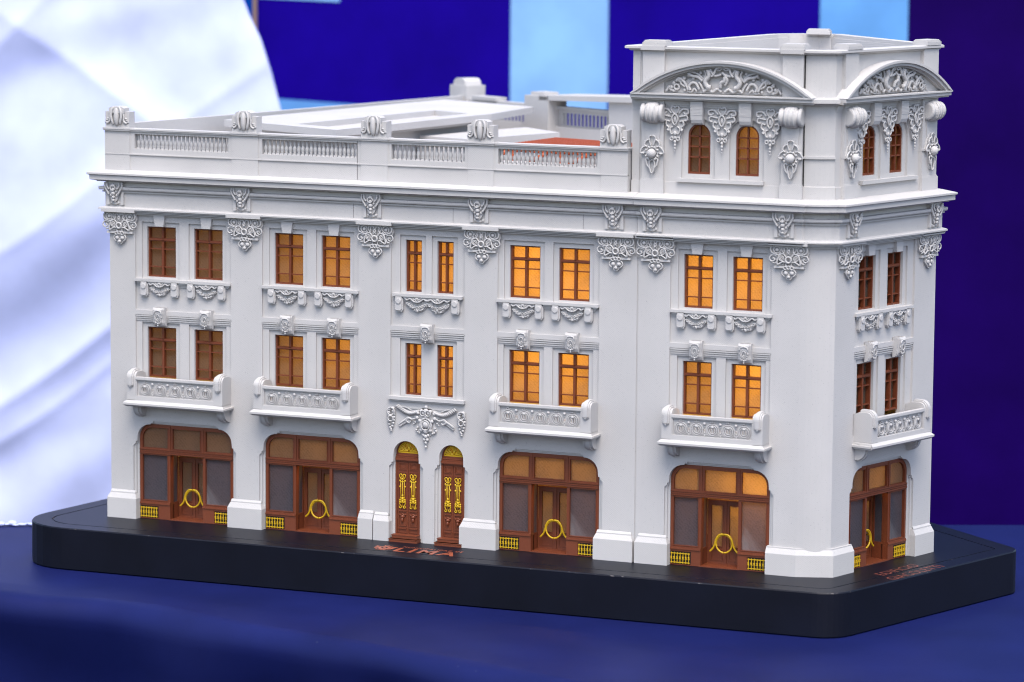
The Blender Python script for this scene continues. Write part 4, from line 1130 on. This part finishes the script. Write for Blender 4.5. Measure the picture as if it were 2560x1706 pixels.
def text(body, size, x, y, rot, mat, name, ext=.0, sx=1.0, shear=0.0, off=0.0, z=.012, space=1.0):
    c = bpy.data.curves.new(name, 'FONT'); c.body = body; c.size = 1.0; c.offset = off; c.extrude = .02; c.shear = shear; c.space_character = space; c.resolution_u = 3
    tmp = bpy.data.objects.new('tmp_text', c); COL.objects.link(tmp)
    dg = bpy.context.evaluated_depsgraph_get(); dg.update()
    me = bpy.data.meshes.new_from_object(tmp.evaluated_get(dg))
    bpy.data.objects.remove(tmp)
    xs = [v.co.x for v in me.vertices]; ys = [v.co.y for v in me.vertices]
    x0, x1, y0, y1 = min(xs), max(xs), min(ys), max(ys)
    W, H = size
    for v in me.vertices: v.co = Vector(((v.co.x-x0)/(x1-x0)*W*S, (v.co.y-y0)/(y1-y0)*H*S, v.co.z*.3*S))
    me.materials.clear(); me.materials.append(mat)
    o = bpy.data.objects.new(name, me); COL.objects.link(o); o.parent = base
    o.location = (x*S, y*S, z*S); o.rotation_euler = (0, 0, rot)
    return o
text('LIMA', (8.3, 2.35), -9.45, -6.95, 0, COPPER, 'lettering', off=.028, space=1.22)
text('MUNICIPALIDAD DE', (8.1, .72), -9.3, -4.25, 0, COPPER, 'lettering', off=.0, space=1.25)
def rtext(body, size, u, o, mat):
    p = rw(u, o); return text(body, size, p[0], p[1], PHI, mat, 'lettering', off=-.012)
rtext('EDIFICIO', (8.2, 1.45), 6.0, 5.0, COPPER2)
rtext('GIACOLETTI', (11.2, 1.5), 4.6, 7.45, COPPER2)
# coat of arms left of the lettering
w = MB()
c0 = (-11.25, -5.4)
w.plan([(c0[0]+.75*math.cos(t), c0[1]+.95*math.sin(t)) for t in [2*math.pi*i/20 for i in range(20)]], .006, .03, [[(c0[0]+.42*math.cos(-t), c0[1]+.5*math.sin(-t)) for t in [2*math.pi*i/16 for i in range(16)]]])
w.plan([(c0[0]+.2*math.cos(t), c0[1]+.25*math.sin(t)) for t in [2*math.pi*i/10 for i in range(10)]], .006, .03)
for s_ in (1, -1):
    for i in range(4):
        x0, y0 = c0[0]+s_*.72, c0[1]+.7-.42*i
        w.plan([(x0, y0), (x0+s_*(.75-.08*i), y0+.25), (x0+s_*(.72-.08*i), y0-.02), (x0, y0-.28)][::s_], .006, .03)
w.plan([(c0[0]-.5, c0[1]+1.05), (c0[0]+.5, c0[1]+1.05), (c0[0]+.6, c0[1]+1.5), (c0[0]+.25, c0[1]+1.25), (c0[0], c0[1]+1.6), (c0[0]-.25, c0[1]+1.25), (c0[0]-.6, c0[1]+1.5)], .006, .03)
w.plan([(c0[0]-.6, c0[1]-1.3), (c0[0]+.6, c0[1]-1.3), (c0[0]+.8, c0[1]-1.05), (c0[0]-.8, c0[1]-1.05)], .006, .03)
em = link('emblem', w.mesh('emblem', COPPER), (0, 0, 0), 0, base)

# ------------------------------------------------------------------ table cloth
def cloth_mat(name, col, rough, scale=1600, bump=.2, sheen=.3):
    mt, n, l, b = new_mat(name)
    b.inputs['Base Color'].default_value = tuple(col)+(1,); b.inputs['Roughness'].default_value = rough
    b.inputs['Sheen Weight'].default_value = sheen; b.inputs['Specular IOR Level'].default_value = .3
    tc = n.new('ShaderNodeTexCoord'); ns = n.new('ShaderNodeTexNoise'); ns.inputs['Scale'].default_value = scale; ns.inputs['Detail'].default_value = 2
    l.new(tc.outputs['Object'], ns.inputs['Vector'])
    n2 = n.new('ShaderNodeTexNoise'); n2.inputs['Scale'].default_value = 7; n2.inputs['Detail'].default_value = 4; l.new(tc.outputs['Object'], n2.inputs['Vector'])
    rp = n.new('ShaderNodeValToRGB'); rp.color_ramp.elements[0].position = .3; rp.color_ramp.elements[1].position = .7
    rp.color_ramp.elements[0].color = tuple(c*.8 for c in col)+(1,); rp.color_ramp.elements[1].color = tuple(min(1, c*1.12) for c in col)+(1,)
    l.new(n2.outputs['Fac'], rp.inputs['Fac']); l.new(rp.outputs['Color'], b.inputs['Base Color'])
    bp = n.new('ShaderNodeBump'); bp.inputs['Strength'].default_value = bump; bp.inputs['Distance'].default_value = .0005
    l.new(ns.outputs['Fac'], bp.inputs['Height']); l.new(bp.outputs['Normal'], b.inputs['Normal'])
    return mt
def smooth_grid(name, fn, nu, nv, mat):
    vs = [tuple(c*S for c in fn(i/(nu-1), j/(nv-1))) for j in range(nv) for i in range(nu)]
    fs = [(j*nu+i, j*nu+i+1, (j+1)*nu+i+1, (j+1)*nu+i) for j in range(nv-1) for i in range(nu-1)]
    me = bpy.data.meshes.new(name); me.from_pydata(vs, [], fs)
    for p in me.polygons: p.use_smooth = True
    me.materials.append(mat); return me
BLUE = cloth_mat('blue_satin', (0.0058, 0.0095, 0.070), .5, 1100, sheen=0, bump=.35)
BLUE.node_tree.nodes['Principled BSDF'].inputs['Specular IOR Level'].default_value = .12
FA, FB_ = Vector((-141, -15.5)), Vector((120, -45.0))
BA, BB = Vector((-141, -14.5)), Vector((130, 113.0))
from mathutils import noise
_n, _l = BLUE.node_tree.nodes, BLUE.node_tree.links
_b = _n['Principled BSDF']; _src = _b.inputs['Base Color'].links[0].from_socket
_t = _n.new('ShaderNodeTexCoord'); _v = _n.new('ShaderNodeTexVoronoi'); _v.inputs['Scale'].default_value = 26; _l.new(_t.outputs['Object'], _v.inputs['Vector'])
_g = _n.new('ShaderNodeMath'); _g.operation = 'LESS_THAN'; _g.inputs[1].default_value = .02; _l.new(_v.outputs['Distance'], _g.inputs[0])
_m = _n.new('ShaderNodeMix'); _m.data_type = 'RGBA'; _l.new(_g.outputs[0], _m.inputs['Factor']); _l.new(_src, _m.inputs['A']); _m.inputs['B'].default_value = (.05, .06, .13, 1)
_l.new(_m.outputs['Result'], _b.inputs['Base Color'])
FE = cr([(-141, -19, 0), (-100, -22, 0), (-55, -24.2, 0), (-36, -25, 0), (-14, -29.5, 0), (24, -40, 0), (60, -52, 0), (120, -73, 0)], 12)
def fedge(u):
    x = -141+261*u
    for a, b in zip(FE[:-1], FE[1:]):
        if a.x <= x <= b.x: return Vector((x, a.y+(b.y-a.y)*(x-a.x)/(b.x-a.x))), (b-a).to_2d().normalized()
    return FE[-1].to_2d(), (FE[-1]-FE[-2]).to_2d().normalized()
def tcloth(u, v):
    f, dr = fedge(min(max(u, 0), .9999)); b = BA.lerp(BB, u)
    n_ = Vector((dr.y, -dr.x))
    if v < .5:               # hanging front, v=0 bottom
        q = 1-v/.5           # 0 at edge .. 1 bottom
        s_ = q*62
        if s_ < 5: a = s_/5*math.pi*.56; out, dz = 2.6*math.sin(a), -2.6*(1-math.cos(a))
        else: out, dz = 2.56-.2*(s_-5), -3.1-(s_-5)  # drop slants inward, a shape added to keep the cloth front dark
        x = u*261
        fold = (math.sin(x*.17+1)+.6*math.sin(x*.29+s_*.03)+.4*math.sin(x*.07))*min(1, s_/18)*1.5
        fold += 1.6*noise.noise(Vector((x*.06, s_*.07, 8)))*min(1, s_/10)
        p = f+n_*(out+fold); z = -BASE_H+dz
        z += .35*noise.noise(Vector((u*13, 0, 3)))
    else:
        t = (v-.5)/.5; t = t**1.6
        p = f.lerp(b, t); z = -BASE_H-.02
        d = (p-f).length
        z += .35*noise.noise(Vector((u*13, 0, 3)))*math.exp(-d/4)
        # lie flat under the base, gentle ripples elsewhere
        z -= .5*max(0, noise.noise(Vector((p.x*.035, p.y*.09, 0)))+.15)*min(1, max(0, (-12-p.y)/6)+max(0, (p.x-66)/8))
    return (p.x, p.y, z)
tc_ = link('tablecloth', smooth_grid('tablecloth', tcloth, 220, 120, BLUE))
tag(tc_, 'dark blue satin cloth covering the table under the building model', 'tablecloth')

# ------------------------------------------------------------------ backdrop, parallel to the picture, 640 cm from the lens
BO = Vector((-74.861, 182.256)); BANG = math.radians(23.278)
DARKBLUE = cloth_mat('indigo_print', (0.0075, 0.0005, 0.20), .6, 900, .1, 0)
SKYBLUE = cloth_mat('sky_blue_print', (0.12, 0.31, 0.64), .6, 900, .1, 0)
PALEBLUE = cloth_mat('pale_blue_print', (0.21, 0.40, 0.70), .6, 900, .1, 0)
PURPLE = cloth_mat('purple_print', (0.008, 0.0003, 0.07), .6, 900, .15, 0)
MIDBLUE = cloth_mat('mid_blue_print', (0.0, 0.05, 0.32), .6, 900, .1, 0)
ban = link('backdrop_banner', None, (BO.x, BO.y, -70), BANG); ban.empty_display_size = .1
tag(ban, 'indigo backdrop banner with light blue rectangles behind the model', 'banner')
def bpart(name, loop, o0, o1, mat):
    m_ = MB(); m_.prism([(x, z+70) for x, z in loop], o0, o1)
    return link(name, m_.mesh(name, mat), (0, 0, 0), 0, ban)
bpart('indigo_panel', rect(-45.6, 69.7, -70, 110), -1, 0, DARKBLUE)
bpart('purple_panel', rect(69.75, 150, -70, 110), -1.2, 0, PURPLE)
for r_ in ([(-45.2, 61.6), (-31.0, 61.0), (-31.0, 75), (-45.2, 75)], [(-45.2, 36), (-24.4, 36), (-24.4, 42.6), (-45.2, 44.0)],
           [(-.7, 42.6), (16.6, 42.0), (16.6, 100), (-.7, 100)], [(54.1, 40), (69.7, 40), (69.7, 100), (54.1, 100)]):
    bpart('light_blue_block', r_, 0, .15, SKYBLUE if r_[0][0] > 50 or r_[0][1] < 40 else PALEBLUE)
bpart('blue_edge_strip', rect(-52, -46.4, -70, 110), -1, 0, MIDBLUE)
bpart('edge_pole', rect(-46.35, -45.65, -70, 110), -1, .6, plastic('tan_pole', (.25, .16, .12), .5, 0, bump=0))

for mm in (PALEBLUE, DARKBLUE, PURPLE, SKYBLUE, MIDBLUE): mm.node_tree.nodes['Principled BSDF'].inputs['Specular IOR Level'].default_value = .03
# white draped fabric on the left
WHITE = cloth_mat('white_fabric', (0.52, 0.57, 0.88), .7, 700, .15, 0)
EDGE = [(90, -52.5), (61.3, -48.0), (58.2, -46.8), (54.4, -44.9), (48.6, -43.0), (41.6, -41.2), (40, -40.9), (20, -38.5), (-70, -36)]
def edge_w(z):
    for (z1, w1), (z0, w0) in zip(EDGE[:-1], EDGE[1:]):
        if z0 <= z <= z1: t = (z-z0)/(z1-z0); return w0+(w1-w0)*t
    return EDGE[0][1]
hfv = Vector((-0.39518, 0.9186)); rtv = Vector((0.9186, 0.39518))
K = 600/640
def drape(u, v):
    z = -60+v*145
    zz = 83.19+(z-83.19)*K
    w0 = -150; w1 = edge_w(z); w_ = (w0+(w1-w0)*u)*K
    q = zz-.42*w_+14*noise.noise(Vector((w_*.012, zz*.012, 2)))
    q2 = zz-.75*w_+16*noise.noise(Vector((w_*.014, zz*.011, 7))); q3 = zz+.8*w_+18*noise.noise(Vector((w_*.01, zz*.012, 4)))
    def fold(t, k): return (.5+.5*math.cos(t))**k
    d = 600-2.4*fold(q2*.062+.4, 2.0)-1.3*fold(q2*.135+1.5, 3)-.9*fold(q3*.055+2.2, 3)-.7*fold(q*.21+1, 4)-1.5*(1-abs(math.sin(q2*.038+.9)))**5-.9*(1-abs(math.sin(q3*.034+.3)))**7-.5*(1-abs(math.sin(q2*.083+2.0)))**6
    d += 1.2*noise.noise(Vector((w_*.018, zz*.02, 1)))
    d += 3*(1-u)
    e = max(0, 1-(1-u)*14); d += 2.0*e*e
    p = Vector((CP[0], CP[1]))+hfv*d+rtv*w_
    return (p.x, p.y, zz)
dr_ = link('white_drape', smooth_grid('white_drape', drape, 200, 160, WHITE))
sm = dr_.modifiers.new('thickness', 'SOLIDIFY'); sm.thickness = .004
tag(dr_, 'large white draped fabric hanging in soft folds at the left', 'drape')

# bunched hem of the drape lying along the far edge of the table
w = MB(); g = random.Random(11)
for i in range(34):
    t = i/33; x = -82+t*20; y = 10.6+t*9.6
    w.ball((x, -(y+g.uniform(-.4, .4)), -5.2+g.uniform(-.1, .1)), g.uniform(.25, .5), (1.6, 1, .8 if g.random() > .4 else .3), 10, 6)
hm = link('hem', w.mesh('hem', WHITE), (0, 0, 0), 0, dr_)
